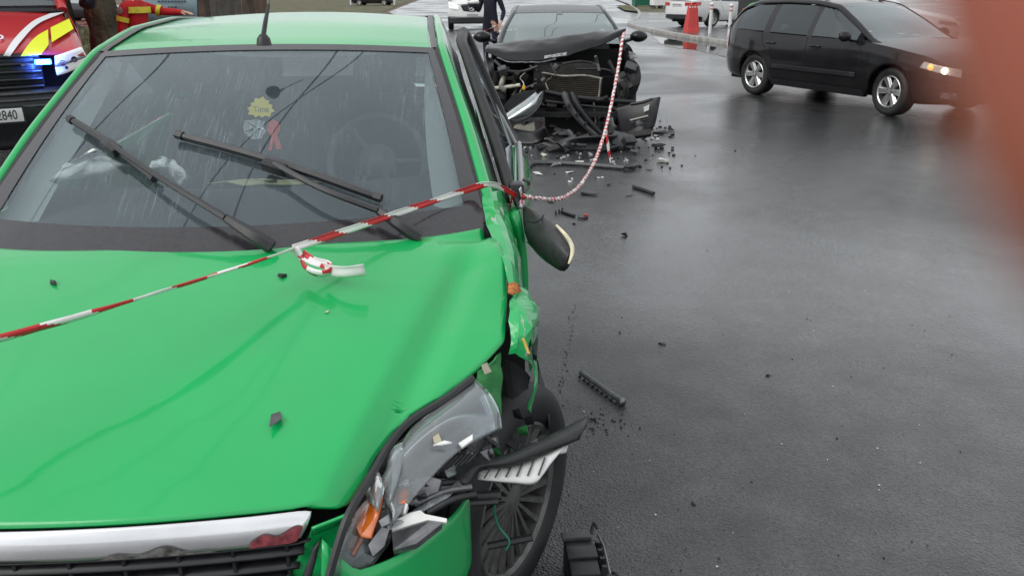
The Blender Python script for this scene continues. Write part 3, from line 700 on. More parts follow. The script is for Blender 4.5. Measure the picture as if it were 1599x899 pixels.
for sd in (1, -1):
    psurf('grille_surround', [[(sd * .345, Yf(.345) - .03, .640), (sd * .318, .055, .58), (sd * .27, .035, .44)], [(sd * .36, Yf(.345) - .02, .655), (sd * .335, .05, .58), (sd * .285, .03, .44)]], 3, 10, M_blackpl, gr, solid=.006)
# ------------- front bumper skin
def bplan(t):   # plan line of the bumper from grille to wheel arch
    return crv([(.36, .085), (.42, .085), (.50, .13), (.57, .20), (.62, .262), (.645, .30)], t)
def bump(sd):
    def fn(u, v):
        p = bplan(u); ztop = lin([(0, .664), (.2, .585), (.45, .578), (.75, .575), (1, .585)], u); z = ztop + (.20 - ztop) * v
        bul = (.045 * math.sin(math.pi * min(1, v * 1.15)) + .02 * (1 - v)) * (1 - .85 * u * u); nx, ny = .45, -.9
        return (sd * (p.x + nx * bul * .4 - .02 * (1 - u) * v * 3), p.y + ny * bul, z)
    return fn
for sd in (1, -1): gsurf('bumper', bump(sd), 24, 18, M_green, green, solid=.005, soff=0)
gsurf('bumper', lambda u, v: ((-1 + 2 * u) * .33, .045 + .05 * (2 * u - 1) ** 2 - .02 * math.sin(math.pi * v), .44 - .24 * v), 20, 8, M_green, green)
gsurf('fender_corner', lambda u, v: Vector(C(487 + 57 * u, 824 - 22 * u + 10 * v, .69 + .01 * u - .03 * v)) , 8, 4, M_green, green, solid=.005, soff=0)
psurf('fender_corner', [[C(488, 822, .676), C(516, 812, .680), C(544, 800, .684)], [C(470, 860, .62), C(500, 850, .625), C(528, 842, .63)], [C(446, 902, .56), C(482, 900, .565), C(508, 900, .57)]], 8, 8, M_green, green, solid=.005, soff=0)
psurf('fog_lamp_recess', [[C(722, 866, .42), C(732, 862, .42), C(741, 880, .40)], [C(712, 890, .40), C(722, 905, .38), C(744, 925, .36)]], 6, 6, M_dark, green, solid=.004)
# ------------- smashed headlight
hl = thing('headlight', None, None, parent=green); hl['label'] = 'shattered headlight with loose clear cover'
M_lens = glass('cracked_lens', tint=(.80, .82, .83), film=.16, filmcol=(.62, .63, .64), streak=.0, rough=.06)
M_amber = mat('amber_lens', (.62, .13, .01), .15, coat=1., noise=.3, nscale=30)
M_hlin = mat('headlight_bowl', (.22, .22, .23), .28, .6, noise=.5, nscale=20)
psurf('lens_cover', [[C(598, 742, .715), C(640, 668, .752), C(690, 625, .772), C(738, 588, .795)], [C(590, 760, .71), C(645, 690, .765), C(700, 645, .79), C(762, 610, .79)], [C(612, 800, .68), C(660, 725, .735), C(712, 676, .765), C(779, 640, .765)], [C(610, 822, .66), C(668, 752, .71), C(716, 705, .74), C(784, 668, .735)]], 18, 22, M_lens, hl, solid=.004)
psurf('lamp_bowl', [[C(545, 800, .66), C(600, 715, .70), C(660, 660, .72), C(740, 600, .73)], [C(520, 860, .60), C(600, 770, .60), C(670, 710, .62), C(780, 650, .66)], [C(520, 905, .55), C(600, 850, .54), C(690, 790, .55), C(760, 690, .58)]], 14, 20, mat('lamp_inner', (.10, .10, .105), .25, .6, noise=.6, nscale=14), hl, solid=.004)
tube('lens_frame', [C(512, 905, .60), C(528, 850, .655), C(546, 800, .70), C(580, 742, .73), C(606, 698, .745), C(640, 658, .765), C(700, 620, .785), C(738, 590, .80)], .009, M_blackpl, hl, n=6, sm=30)
psurf('lower_lens', [[C(518, 896, .60), C(535, 845, .65), C(560, 795, .69), C(590, 765, .70)], [C(540, 905, .575), C(562, 860, .615), C(585, 815, .65), C(606, 790, .67)], [C(565, 905, .56), C(590, 872, .585), C(608, 848, .60), C(612, 835, .61)]], 10, 14, glass('clear_lens', tint=(.85, .87, .87), film=.07, streak=.15, rough=.04), hl, solid=.004)
psurf('lens_shard', [[C(600, 735, .72), C(612, 700, .75), C(628, 690, .76)], [C(606, 790, .70), C(622, 745, .73), C(634, 705, .75)]], 6, 6, M_lens, hl, solid=.003)
psurf('lens_shard', [[C(570, 768, .70), C(580, 740, .73), C(592, 738, .73)], [C(590, 800, .69), C(600, 765, .71), C(596, 745, .73)]], 6, 6, M_lens, hl, solid=.003)
def shard(name, px, m, parent, th=(0, .006, -.010), **kw): return prism(name, [C(*q) for q in px], th, m, parent, **kw)
shard('amber_indicator', [(554, 820, .664), (571, 781, .688), (588, 747, .716), (605, 742, .720), (600, 772, .703), (592, 804, .678), (579, 840, .648), (562, 838, .648)], M_amber, hl, (0, .03, -.03), bevel=.004)
shard('amber_indicator', [(620, 772, .70), (632, 758, .71), (640, 768, .70), (633, 785, .69), (623, 786, .69)], M_amber, hl, (0, .01, -.015), bevel=.003)
shard('amber_indicator', [(543, 850, .63), (560, 826, .65), (570, 836, .64), (552, 868, .615)], mat('amber_dark', (.30, .06, .015), .2, coat=1.), hl, (0, .01, -.012))
shard('white_reflector', [(616, 812, .66), (640, 800, .668), (656, 796, .67), (664, 802, .668), (698, 809, .664), (697, 815, .66), (668, 811, .66), (644, 818, .653), (612, 828, .645)], M_white, hl, (0, .004, -.007))
shard('lower_moulding', [(612, 826, .645), (672, 812, .65), (690, 817, .645), (650, 848, .61), (614, 858, .60)], M_hlin, hl, (0, .01, -.02))
shard('bulb_holder', [(618, 795, .67), (630, 782, .69), (638, 786, .69), (632, 802, .675)], M_white, hl, (0, .015, -.02), bevel=.004)
V, F = lathe_vf([(.001, -.01), (.018, -.008), (.036, .01), (.044, .03), (.046, .05)], 24, 'X')
prj = mesh_obj('projector', V, F, M_chrome, hl); prj.location = C(660, 770, .66) + Vector((0, .06, -.02)); prj.rotation_euler = (0, 0, rad(-110))
for k, (a, b) in enumerate([((640, 770), (720, 752)), ((648, 788), (735, 760)), ((668, 800), (742, 772)), ((640, 752), (690, 742))]):
    tube('lamp_bracket', [C(*a, .65), C((a[0] + b[0]) / 2, (a[1] + b[1]) / 2 - 6, .665), C(*b, .655)], .007, [M_blackpl, M_hlin, M_blackpl, M_greypl][k], hl, sm=8)
shard('chrome_reflector', [(640, 752, .69), (668, 742, .70), (690, 748, .69), (684, 768, .67), (655, 780, .66), (642, 770, .67)], M_hlin, hl, (0, .02, -.03), bevel=.004)
shard('chrome_reflector', [(575, 850, .625), (596, 822, .65), (608, 826, .645), (600, 852, .62), (582, 868, .605)], M_hlin, hl, (0, .02, -.02))
shard('cracked_edge', [(606, 828, .655), (700, 776, .66), (742, 738, .66), (738, 730, .665), (694, 768, .665), (604, 820, .66)], M_lens, hl, (0, .004, -.004))
for k in range(9):
    x = R_.uniform(585, 735); y = 812 - (x - 585) * .52 + R_.uniform(-26, 16); r1, r2 = R_.uniform(4, 15), R_.uniform(3, 10)
    shard('lamp_splinter', [(x, y, .685), (x + r1, y - r2, .69), (x + r1 * 1.2, y + r2 * .4, .68), (x + r1 * .3, y + r2, .675)], R_.choice([M_lens, M_lens, M_hlin, M_hlin, M_blackpl, M_blackpl]), hl, (.002, .008, -.008))
shard('dirt_smear', [(674, 668, .775), (680, 657, .78), (688, 660, .778), (684, 675, .772), (690, 690, .765), (678, 693, .764), (676, 683, .768)], mat('dried_mud', (.42, .38, .27), .9), hl, (0, 0, .002))
shard('dirt_smear', [(676, 696, .765), (694, 689, .77), (706, 692, .768), (692, 695, .766)], M_white, hl, (0, 0, .003))
shard('chrome_strip', [(716, 694, .752), (738, 680, .765), (738, 688, .76), (722, 700, .748)], M_white, hl, (0, 0, .004))
for k in range(9): 
    x = 728 + R_.uniform(-14, 40); y = 690 + R_.uniform(-22, 30); shard('broken_clip', [(x, y, .735), (x + R_.uniform(5, 14), y - R_.uniform(2, 9), .74), (x + R_.uniform(6, 15), y + R_.uniform(3, 9), .73)], R_.choice([M_greypl, M_blackpl, M_hlin]), hl, (.004, .012, -.012))
# ------------- crumpled wing
M_crum = paint('green_paint_torn', (.012, .40, .105), .4, dirt=.2)
def _scrape(m):   # bare primer and steel where the paint was scraped off
    t = m.node_tree; b = t.nodes['Principled BSDF']; L = t.links.new; src = b.inputs['Base Color'].links[0].from_socket
    tc = N(t, 'ShaderNodeTexCoord'); mp = N(t, 'ShaderNodeMapping'); mp.inputs['Scale'].default_value = (60, 9, 30); L(tc.outputs['Object'], mp.inputs['Vector'])
    n = N(t, 'ShaderNodeTexNoise', Scale=1.0, Detail=8.0, Roughness=.7); L(mp.outputs[0], n.inputs['Vector'])
    r = N(t, 'ShaderNodeMapRange'); r.inputs['From Min'].default_value = .60; r.inputs['From Max'].default_value = .63; L(n.outputs['Fac'], r.inputs['Value'])
    mxx = N(t, 'ShaderNodeMix', data_type='RGBA'); L(r.outputs[0], mxx.inputs['Factor']); L(src, mxx.inputs['A']); mxx.inputs['B'].default_value = (.36, .40, .36, 1); L(mxx.outputs['Result'], b.inputs['Base Color'])
_scrape(M_crum)
def crumple(name, rows, nu, nv, amp, seed, m=M_crum, smooth=False, solid=.004):
    def fn(u, v):
        p = crv([crv(r, v) for r in rows], u)
        n = mnoise.noise_vector(p * 12 + Vector((seed, 0, 0))) * 1.5 + .3 * mnoise.noise_vector(p * 38 + Vector((0, seed, 0))); n.x += .9 * abs(math.sin(p.y * 42 + 9 * mnoise.noise(p * 6)))
        return p + n * amp
    return gsurf(name, fn, nu, nv, m, green, smooth=smooth, solid=solid, soff=0)
crumple('crumpled_wing', [[C(753, 306, 1.03), C(768, 300, 1.035), C(783, 300, 1.01), C(793, 318, .93)], [C(755, 335, .995), C(776, 335, 1.0), C(793, 345, .96), C(803, 362, .87)], [C(764, 366, .968), C(786, 368, .968), C(803, 375, .93), C(811, 400, .80)], [C(783, 400, .945), C(797, 402, .94), C(809, 408, .90), C(815, 440, .74)], [C(792, 446, .905), C(802, 446, .90), C(811, 448, .87), C(816, 478, .70)]], 14, 8, .0035, 1.)
crumple('crumpled_wing', [[C(790, 446, .90), C(802, 446, .90), C(812, 450, .87), C(817, 462, .80)], [C(792, 474, .87), C(806, 470, .88), C(826, 470, .86), C(829, 490, .78)], [C(792, 500, .85), C(808, 492, .86), C(838, 480, .845), C(836, 506, .76)], [C(789, 532, .82), C(806, 526, .83), C(822, 520, .82), C(830, 530, .74)], [C(786, 552, .79), C(800, 552, .79), C(816, 562, .77), C(829, 578, .72)]], 14, 9, .011, 5.)
crumple('crumpled_wing', [[C(826, 520, .78), C(830, 545, .755), C(833, 575, .72), C(833, 600, .69), C(824, 640, .62)], [C(829, 522, .765), C(834, 548, .74), C(837, 578, .70), C(836, 604, .67), C(828, 645, .60)]], 4, 18, .003, 9.)
crumple('inner_wing_and_hollow', [[C(742, 580, .80), C(760, 566, .81), C(780, 552, .79)], [C(748, 612, .76), C(764, 606, .76), C(780, 600, .74)], [C(768, 648, .70), C(776, 640, .70), C(781, 650, .68)]], 12, 10, .006, 3., M_greenin)
crumple('inner_wing_and_hollow', [[C(782, 560, .72), C(800, 566, .70), C(824, 585, .66)], [C(784, 640, .60), C(800, 660, .58), C(824, 640, .56)], [C(785, 690, .55), C(802, 700, .52), C(822, 680, .52)]], 10, 8, .006, 13., M_dark)  # near-black sheet painting the shade of the open cavity behind the wing
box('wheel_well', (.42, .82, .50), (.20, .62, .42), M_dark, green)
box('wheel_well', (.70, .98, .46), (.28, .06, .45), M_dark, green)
M_rust = mat('rust', (.42, .15, .04), .85, noise=.5, nscale=80)
M_filler = mat('yellow_filler', (.62, .42, .08), .7)
crumple('rust_patch', [[C(793, 444, .912), C(804, 442, .912), C(812, 452, .89)], [C(794, 458, .90), C(804, 460, .898), C(814, 455, .885)]], 6, 6, .003, 2., M_rust)
crumple('filler_patch', [[C(816, 528, .832), C(819, 530, .832)], [C(824, 552, .80), C(828, 552, .80)]], 5, 3, .001, 2., M_filler)
for k, px in enumerate([[(812, 455), (822, 458), (827, 466), (820, 462)], [(829, 478), (838, 478), (840, 488), (834, 490)], [(831, 540), (840, 522), (839, 556), (833, 552)], [(838, 492), (842, 496), (838, 500)]]):
    shard('torn_liner', [(x, y, .77) for x, y in px], M_blackpl, green, (0, .01, -.02))
crumple('mud_on_panel', [[C(752, 570, .82), C(760, 566, .82)], [C(756, 584, .80), C(766, 580, .80)]], 4, 4, .003, 6., mat('pale_mud', (.45, .40, .33), .9))
# grey lip on the lower door / sill behind the wheel
half = []
# ------------- front door, slightly sprung
door = thing('door', None, None, (.835, 1.22, 0), rad(-5), parent=green)
def dskin(u, v):
    y = 1.10 * u; z = .34 + (.965 - .34) * v + .02 * u * v; return (.02 + .045 * u * math.sin(math.pi * v ** 2.2) + .03 * math.sin(math.pi * v) - .03 * (1 - v) ** 2 - .008 * max(0, v - .9) * 10, y, z)
gsurf('door_skin', dskin, 20, 16, M_green, door, solid=.03)
FR = [(-.005, .10, .985), (-.06, .30, 1.12), (-.12, .50, 1.26), (-.175, .70, 1.385), (-.20, .82, 1.428), (-.205, .95, 1.445), (-.195, 1.06, 1.44), (-.10, 1.10, 1.22), (.0, 1.10, .985)]
tube('window_frame', FR, .022, M_rubber, door, n=8, sm=46)
gsurf('side_window', lambda u, v: crv([(0, .12, .985), (0.0, .60, .985), (0, 1.09, .985)], u).lerp(crv(FR[:8], u), v), 24, 10, M_sideg, door)
tube('belt_moulding', [(.022, .06, .975), (.026, .6, .983), (.024, 1.09, .985)], .012, mat('belt_trim', (.38, .38, .38), .4), door, n=8)
tube('belt_moulding', [(.010, 1.075, .985), (-.06, 1.088, 1.12), (-.10, 1.092, 1.20)], .010, mat('belt_trim', (.38, .38, .38), .4), door, n=8)
box('door_handle', (.055, .95, .86), (.025, .18, .03), M_green, door, bevel=.008)
prism('mirror_sail', [(.012, .04, .97), (.0, .22, .98), (-.04, .22, 1.07)], (.012, 0, 0), M_blackpl, door)
# ------------- broken door mirror, hanging by its foot
mir = thing('door_mirror', None, None, parent=green); mir['label'] = 'black door mirror knocked loose and hanging down'
outl = [(816, 318), (838, 330), (866, 350), (886, 374), (893, 398), (880, 420), (858, 410), (834, 390), (819, 362)]
cz = {0: .975, 1: .975, 2: .955, 3: .93, 4: .905, 5: .86, 6: .855, 7: .87, 8: .91}
ring = [C(x, y, cz[k]) for k, (x, y) in enumerate(outl)]; rc = sum(ring, Vector()) / 9
vv = []; ff = []; layers = [(1.0, 0.), (1.02, -.028), (.90, -.055), (.6, -.075), (.25, -.082)]; dn = Vector((-.20, -.85, .48)); dn.normalize()
for s_, d_ in layers:
    for k in range(27):
        p = crv(ring + [ring[0]], k / 27); vv.append(rc + (p - rc) * s_ - dn * d_ - dn * .04)
for a in range(4): ff += [(a * 27 + k, a * 27 + (k + 1) % 27, a * 27 + 27 + (k + 1) % 27, a * 27 + 27 + k) for k in range(27)]
ff.append(tuple(range(4 * 27, 5 * 27)))
mesh_obj('mirror_housing', vv, ff, mat('mirror_shell', (.035, .035, .037), .5, noise=.25, nscale=30, bump=.1, bscale=300), mir, smooth=True, auto=60)
tube('mirror_rim', [C(869, 352, .96), C(884, 368, .945), C(893, 384, .925), (C(893, 398, .905)), C(888, 412, .885)], [.004, .006, .007, .006, .003], mat('cream_edge', (.66, .60, .42), .5, noise=.3, nscale=60), mir, sm=16)
tube('housing_seam', [C(821, 345, .965), C(836, 347, .972), C(845, 342, .972), C(849, 336, .968)], .0025, M_dark, mir, sm=10)
box('mirror_foot', C(806, 302, 1.0), (.05, .06, .075), M_blackpl, mir, bevel=.012)
tube('broken_bracket', [C(817, 281, 1.02), C(824, 282, 1.02), C(826, 290, 1.0), C(820, 298, .99), C(814, 304, .985)], .006, M_greypl, mir, sm=12)
prism('mirror_reflection', [C(822, 378, .88), C(834, 374, .885), C(866, 402, .875), C(846, 403, .855)], dn * .006, mat('green_reflection', (.01, .13, .03), .25, coat=1.), mir)  # green reflection on the housing's underside, put in as colour
# ------------- wheels
M_cap = mat('wheel_trim', (.115, .113, .11), .42, .45, noise=.3, nscale=20)
wheel(green, (.712, .688, .312), 1, .325, .205, 'fan', steer=rad(-33), rimcol=M_cap, rimR=.68)
wheel(green, (-.72, .70, .316), -1, .316, .205, 'fan', rimcol=M_cap); wheel(green, (.74, 3.22, .316), 1, .316, .205, 'fan', rimcol=M_cap); wheel(green, (-.74, 3.22, .316), -1, .316, .205, 'fan', rimcol=M_cap)
# ------------- torn trims caught between headlight and wheel
tr = thing('broken_trim', None, None, parent=green); tr['label'] = 'black curved trim with ribbed white duct'
up = [(655, 738), (690, 714), (720, 706), (750, 716), (790, 708), (850, 682), (919, 648)]; lo = [(660, 744), (700, 748), (728, 756), (752, 735), (800, 728), (856, 706), (905, 686)]
psurf('trim_blade', [[C(x, y, .665 + .02 * k / 6) for k, (x, y) in enumerate(up)], [C((x + a) / 2, (y + b) / 2, .672 + .02 * k / 6) for k, ((x, y), (a, b)) in enumerate(zip(up, lo))], [C(x, y, .655 + .02 * k / 6) for k, (x, y) in enumerate(lo)]], 7, 44, M_blackpl, tr, solid=.008)
for k in range(7):
    a, b = (672 + 9 * k, 737 - 3 * k), (700 + 7 * k, 713 - 1 * k)
    tube('vent_fin', [C(a[0], a[1] + 6, .676), C(b[0], b[1] + 1, .684)], .0042, M_blackpl, tr, n=5)
psurf('ribbed_duct', [[C(748, 733, .655), C(800, 725, .66), C(850, 707, .665), C(884, 694, .67)], [C(746, 748, .64), C(800, 751, .64), C(838, 749, .642), C(862, 722, .65)]], 4, 24, M_white, tr, solid=.012)
for k in range(6): x = 762 + 17 * k; tube('duct_groove', [C(x + 4, 730 - 4 * k * .8, .664), C(x - 6, 746 - 1 * k, .650)], .0022, M_greypl, tr, n=5)
psurf('ribbed_duct', [[C(868, 704, .66), C(888, 694, .66)], [C(872, 709, .65), C(884, 706, .65)]], 3, 4, M_white, tr, solid=.012)
for a, b, r in (((728, 752), (742, 782), .010), ((740, 775), (782, 772), .011), ((735, 785), (778, 782), .007), ((762, 852), (832, 838), .009)):
    tube('torn_bracket', [C(*a, .60 if a[1] < 800 else .40), C(*b, .60 if a[1] < 800 else .42)], r, M_blackpl, tr, n=6)
tube('loose_wire', [C(782, 765, .58), C(772, 790, .52), C(778, 820, .46), C(795, 843, .42), C(790, 858, .40)], .0028, mat('green_wire', (.03, .22, .14), .4), tr, sm=16, n=6)
for k, (x, y) in enumerate([(762, 688), (770, 700), (752, 700), (800, 640), (818, 652), (808, 668), (828, 690)]):
    shard('broken_clip', [(x, y, .68), (x + R_.uniform(6, 16), y - R_.uniform(3, 12), .69), (x + R_.uniform(10, 18), y + R_.uniform(4, 14), .67), (x + 2, y + 9, .66)], R_.choice([M_blackpl, M_greypl, M_lens, M_greenin]), green, (.003, .01, -.012))
crumple('liner_flap', [[C(836, 560, .62), C(846, 600, .55), C(852, 640, .48)], [C(842, 610, .56), C(852, 650, .50), C(856, 680, .44)]], 8, 8, .006, 21., M_blackpl)
# ------------------------------------------------------------------ the wrecked black saloon behind
WP_ = Pose(.60, 9.15, rad(1.5))
def D(px, py, Yc):
    d = ray(px, py); o = WP_.loc(EYE); e = WP_.loc(EYE + d) - o
    return o + e * ((Yc - o.y) / e.y)
wreck = thing('wrecked_black_car', 'black saloon with its whole front torn open, standing behind the green car', 'car', (WP_.x, WP_.y, 0), -WP_.a)
M_blackp = paint('black_paint', (.008, .008, .010), .5, dirt=.2, coat=.6)
M_wsb = glass('wreck_windscreen', tint=(.55, .64, .62), film=.16, filmcol=(.62, .70, .68), streak=.1)
wc = Car(wreck, dict(y0=.75, L=4.72, w=[(.3, .84), (.9, .90), (3.6, .90), (4.3, .84), (4.6, .74), (4.72, .66)], zb=[(.3, .2), (3.9, .2), (4.72, .34)],
  zs=[(.5, .86), (1.2, .94), (2.2, .96), (3.6, 1.0), (4.5, .98), (4.72, .92)], wheels=(.92, 3.64), R=.37, rw=.33,
  rail=[(1.15, .78, .94), (1.25, .765, .975), (1.65, .70, 1.16), (2.15, .605, 1.325), (2.6, .585, 1.385), (3.1, .575, 1.38), (3.6, .55, 1.30), (4.2, .62, 1.0)]))
wc.body(M_blackp, front=False)
wc.across('roof', M_blackp, 2.12, 3.5, .012, .03, -.04, .03, ny=16)
wc.across('windscreen', M_wsb, 1.22, 2.13, .02, .012, -.16, -.045, inset=.02, ny=16, nx=18)
wc.across('windscreen_border', M_frit, 1.22, 2.13, .02, .012, -.16, -.045, inset=.02, ny=3, v0=.955, v1=1.0, lift=.004)
wc.across('mirror_foot', M_frit, 1.22, 2.13, .02, .012, -.16, -.045, inset=.50, ny=4, v0=.86, v1=.965, lift=.004)
wc.across('rear_window', M_sideg, 3.5, 4.2, .03, .03, .03, .06); wc.deck('boot_lid', M_blackp, 4.15, 4.7, .04)
for sd in (1, -1):
    gsurf('roof_rail', lambda u, v: (sd * (wc.rail(1.18 + 3.0 * u)[0] - .02 + .09 * v), 1.18 + 3.0 * u, wc.rail(1.18 + 3.0 * u)[1] + .006 + .01 * math.sin(math.pi * v) - .06 * v * v), 40, 6, M_blackp, wreck, solid=.006, soff=0)
for y0, y1 in ((1.55, 2.35), (2.45, 3.3), (3.38, 3.8)): wc.patch('side_window', M_sideg, y0, y1, .03, .86)
for y0, y1 in ((2.35, 2.45), (3.3, 3.38), (3.8, 4.15)): wc.patch('pillar', M_blackp, y0, y1, 0, .9)
wc.seam('door_seam', [(1.40, .30), (1.38, .90)]); wc.seam('door_seam', [(2.40, .26), (2.40, .95)])
underbody(wc, .9, 4.6, .66, .6, .2); interior(wc, mat('pale_seat', (.30, .31, .30), .9), .93, 1.62, seats=((2.2, .38), (2.2, -.38), (3.0, 0)))
wc.across('headliner', M_head, 2.16, 3.45, .0, .01, -.03, .02, inset=.03, ny=5, nx=6, lift=-.04)
door_mirror(wc, M_blackp, 1.68, .97, size=(.22, .16, .15))
for sd in (1, -1):
    wheel(wreck, (sd * .78, .92, .33), sd, .33, .215, 'ten'); wheel(wreck, (sd * .78, 3.64, .33), sd, .33, .215, 'ten')
# buckled bonnet
Hn = [[D(772, 70, 1.18), D(800, 65, 1.15), D(850, 58, 1.10), D(905, 51, 1.08), D(958, 47, 1.15)],
      [D(764, 70, .95), D(800, 68, .90), D(850, 62, .86), D(910, 53, .86), D(966, 45, .95)],
      [D(758, 75, .72), D(798, 80, .66), D(850, 78, .62), D(908, 67, .66), D(977, 44, .70)],
      [D(757, 80, .66), D(797, 94, .58), D(850, 93, .55), D(906, 81, .60), D(976, 52, .66)]]
def bon(u, v):
    p = crv([crv(r, v) for r in Hn], u); n = mnoise.noise(p * 3.1) * .03 + mnoise.noise(p * 9) * .008 - .03 * abs(mnoise.noise(Vector((p.x * 2.2 + p.y * 2, 3, 1)))); return p + Vector((0, .4 * n * u, n))
gsurf('bonnet', bon, 26, 50, M_blackp, wreck, solid=.014)
gsurf('bonnet_dent', lambda u, v: Vector(bon(.86 + .10 * v, .50 + .16 * u)) + Vector((0, -.012, .004)) + mnoise.noise_vector(Vector((u * 5, v * 5, 2))) * .008, 10, 5, mat('bent_metal', (.35, .35, .35), .45, .6, noise=.6, nscale=40), wreck)
tube('bonnet_lip', [Vector(bon(1., k / 24)) + Vector((0, -.006, -.012 + R_.uniform(-.006, .006))) for k in range(3, 15)], .008, M_hlin, wreck)
# dark engine bay and what is left in it
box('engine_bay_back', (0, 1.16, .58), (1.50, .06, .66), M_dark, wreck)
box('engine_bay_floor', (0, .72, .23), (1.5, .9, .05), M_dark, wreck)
box('engine_block', (.05, .86, .55), (.80, .5, .46), M_engine, wreck, bevel=.04)
def dpr(name, px, Yc, m, th=.03, parent=None, **kw): return prism(name, [D(x, y, Yc) for x, y in px], (0, th, 0), m, parent or wreck, **kw)
M_rad = mat('radiator_core', (.045, .037, .027), .7, .2, noise=.5, nscale=25, bump=.5, bscale=240)
M_castal = mat('cast_alloy', (.36, .34, .30), .6, .4, noise=.5, nscale=12, bump=.3, bscale=50)
M_wash = mat('bottle_plastic', (.55, .53, .44), .55, noise=.25, nscale=15)
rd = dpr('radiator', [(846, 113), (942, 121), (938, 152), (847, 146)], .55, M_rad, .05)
tube('radiator_frame', [D(848, 114, .54), D(880, 119, .50), D(912, 118, .54), D(940, 123, .54)], .012, M_castal, rd, sm=14); tube('radiator_frame', [D(938, 122, .54), D(935, 152, .54)], .012, M_castal, rd)
for k in range(9): tube('radiator_tube', [D(849, 118 + 3.2 * k, .535), D(937, 124.5 + 3.1 * k, .535)], .005, M_rad, rd, n=5)
tube('cross_member', [D(852, 143, .42), D(900, 152, .38), D(992, 160, .40)], [.026, .03, .03], M_blackpl, wreck, sm=10)
tube('cross_member', [D(852, 158, .40), D(920, 166, .38), D(985, 172, .40)], .018, M_blackpl, wreck, sm=8)
dpr('dark_hollow', [(850, 170), (935, 176), (930, 215), (852, 210)], .50, M_dark, .04)  # near-black plate standing in for the shaded hole below the radiator
tube('drip_pipe', [D(927, 160, .44), D(930, 190, .42), D(926, 200, .42)], .012, M_castal, wreck)
# hoses, brackets, suspension turret on the left side
for P, r, m in (([(783, 103), (786, 120), (782, 135), (788, 142)], .03, M_castal), ([(770, 138), (790, 136), (812, 133)], .022, M_wash), ([(808, 150), (818, 132), (812, 122), (820, 114)], .006, M_white),
                ([(846, 114), (858, 116), (861, 121), (852, 128), (856, 140)], .008, M_castal), ([(815, 140), (838, 130)], .010, M_greypl), ([(772, 95), (790, 110), (815, 112), (840, 104)], .020, M_blackpl),
                ([(930, 88), (933, 100), (936, 112)], .018, M_greypl), ([(878, 100), (905, 96), (925, 99)], .014, M_engine), ([(860, 100), (868, 116)], .016, M_engine), ([(900, 108), (950, 110), (968, 130)], .014, M_blackpl),
                ([(800, 120), (806, 140), (800, 150)], .018, M_engine), ([(950, 95), (962, 120), (966, 150)], .022, M_blackpl), ([(775, 112), (772, 150), (790, 175)], .026, M_blackpl), ([(842, 188), (846, 196), (840, 206)], .006, mat('orange_cable', (.6, .16, .05), .5))):
    tube('engine_hose', [D(x, y, .45 + .10 * R_.random()) for x, y in P], r, m, wreck, sm=12)
for k in range(90):
    x, y = R_.uniform(768, 985), R_.uniform(100, 226); Yc = R_.uniform(.35, .62)
    if 850 < x < 940 and 112 < y < 150: continue
    c = D(x, y, Yc); s = R_.uniform(.02, .07)
    box('broken_fitting', c, (s * R_.uniform(.5, 2.4), s, s * R_.uniform(.4, 1.6)), R_.choice([M_engine, M_blackpl, M_blackpl, M_greypl, M_engine, M_castal if k % 3 == 0 else M_engine]), wreck, Matrix.Rotation(R_.uniform(-1, 1), 3, 'Y') @ Matrix.Rotation(R_.uniform(-1, 1), 3, 'X'), bevel=.004)
box('battery_cap', D(818, 137, .40), (.035, .03, .05), mat('yellow_cap', (.75, .42, .03), .5), wreck, bevel=.006)
# crumpled wings
def wcr(name, rows, amp, seed, nu=12, nv=12, m=None):
    def fn(u, v):
        p = crv([crv(r, v) for r in rows], u); return p + mnoise.noise_vector(p * 7 + Vector((seed, 0, 0))) * amp
    return gsurf(name, fn, nu, nv, m or M_blackp, wreck, smooth=False, solid=.006, soff=0)
wcr('crumpled_wing', [[D(972, 60, .95), D(975, 90, .8), D(975, 118, .75)], [D(982, 72, .80), D(990, 100, .62), D(990, 135, .60)], [D(985, 90, .70), D(1001, 118, .50), D(992, 150, .52)], [D(975, 110, .55), D(985, 130, .45), D(978, 158, .45)]], .03, 4.)
wcr('crumpled_wing', [[D(758, 85, .95), D(757, 110, .85), D(764, 140, .80)], [D(757, 82, .72), D(762, 108, .62), D(768, 140, .58)], [D(768, 92, .55), D(772, 112, .5), D(780, 135, .48)]], .03, 8.)
wcr('torn_strut', [[D(982, 80, .62), D(992, 84, .62)], [D(984, 92, .58), D(996, 90, .58)]], .01, 2., 4, 4, M_hlin)
# silver headlamp hanging out
hp = [[D(783, 186, .22), D(795, 174, .20), D(818, 158, .20), D(836, 144, .24)], [D(790, 188, .12), D(808, 178, .10), D(828, 164, .10), D(842, 148, .16)], [D(808, 187, .16), D(826, 180, .12), D(840, 166, .14), D(848, 142, .22)]]
wh = psurf('headlight', hp, 12, 18, mat('lamp_silver', (.80, .80, .79), .16, .8, noise=.15, nscale=10), wreck, solid=.012)
psurf('headlight_lens', [[p + Vector((0, -.02, .004)) for p in r] for r in hp], 10, 14, glass('lamp_clear', tint=(.9, .92, .92), film=.08, streak=.2), wh)
tube('headlight_rim', [D(783, 187, .19), D(806, 190, .12), D(828, 181, .10), D(843, 164, .12), D(848, 143, .20)], .012, M_blackpl, wh, sm=16)
dpr('lamp_housing', [(786, 168), (800, 150), (818, 144), (838, 142), (815, 160), (795, 176)], .26, M_blackpl, .10)
# washer bottle and bits below
wb = dpr('washer_bottle', [(800, 206), (803, 197), (812, 194), (818, 197), (834, 190), (837, 212), (822, 222), (803, 220)], .30, M_wash, .10, bevel=.015)
V, F = lathe_vf([(.001, .02), (.05, .015), (.055, -.03)], 16, 'X'); q = mesh_obj('pump_cap', V, F, M_wash, wb); q.location = D(815, 222, .22); q.rotation_euler = (0, .3, -1.4)
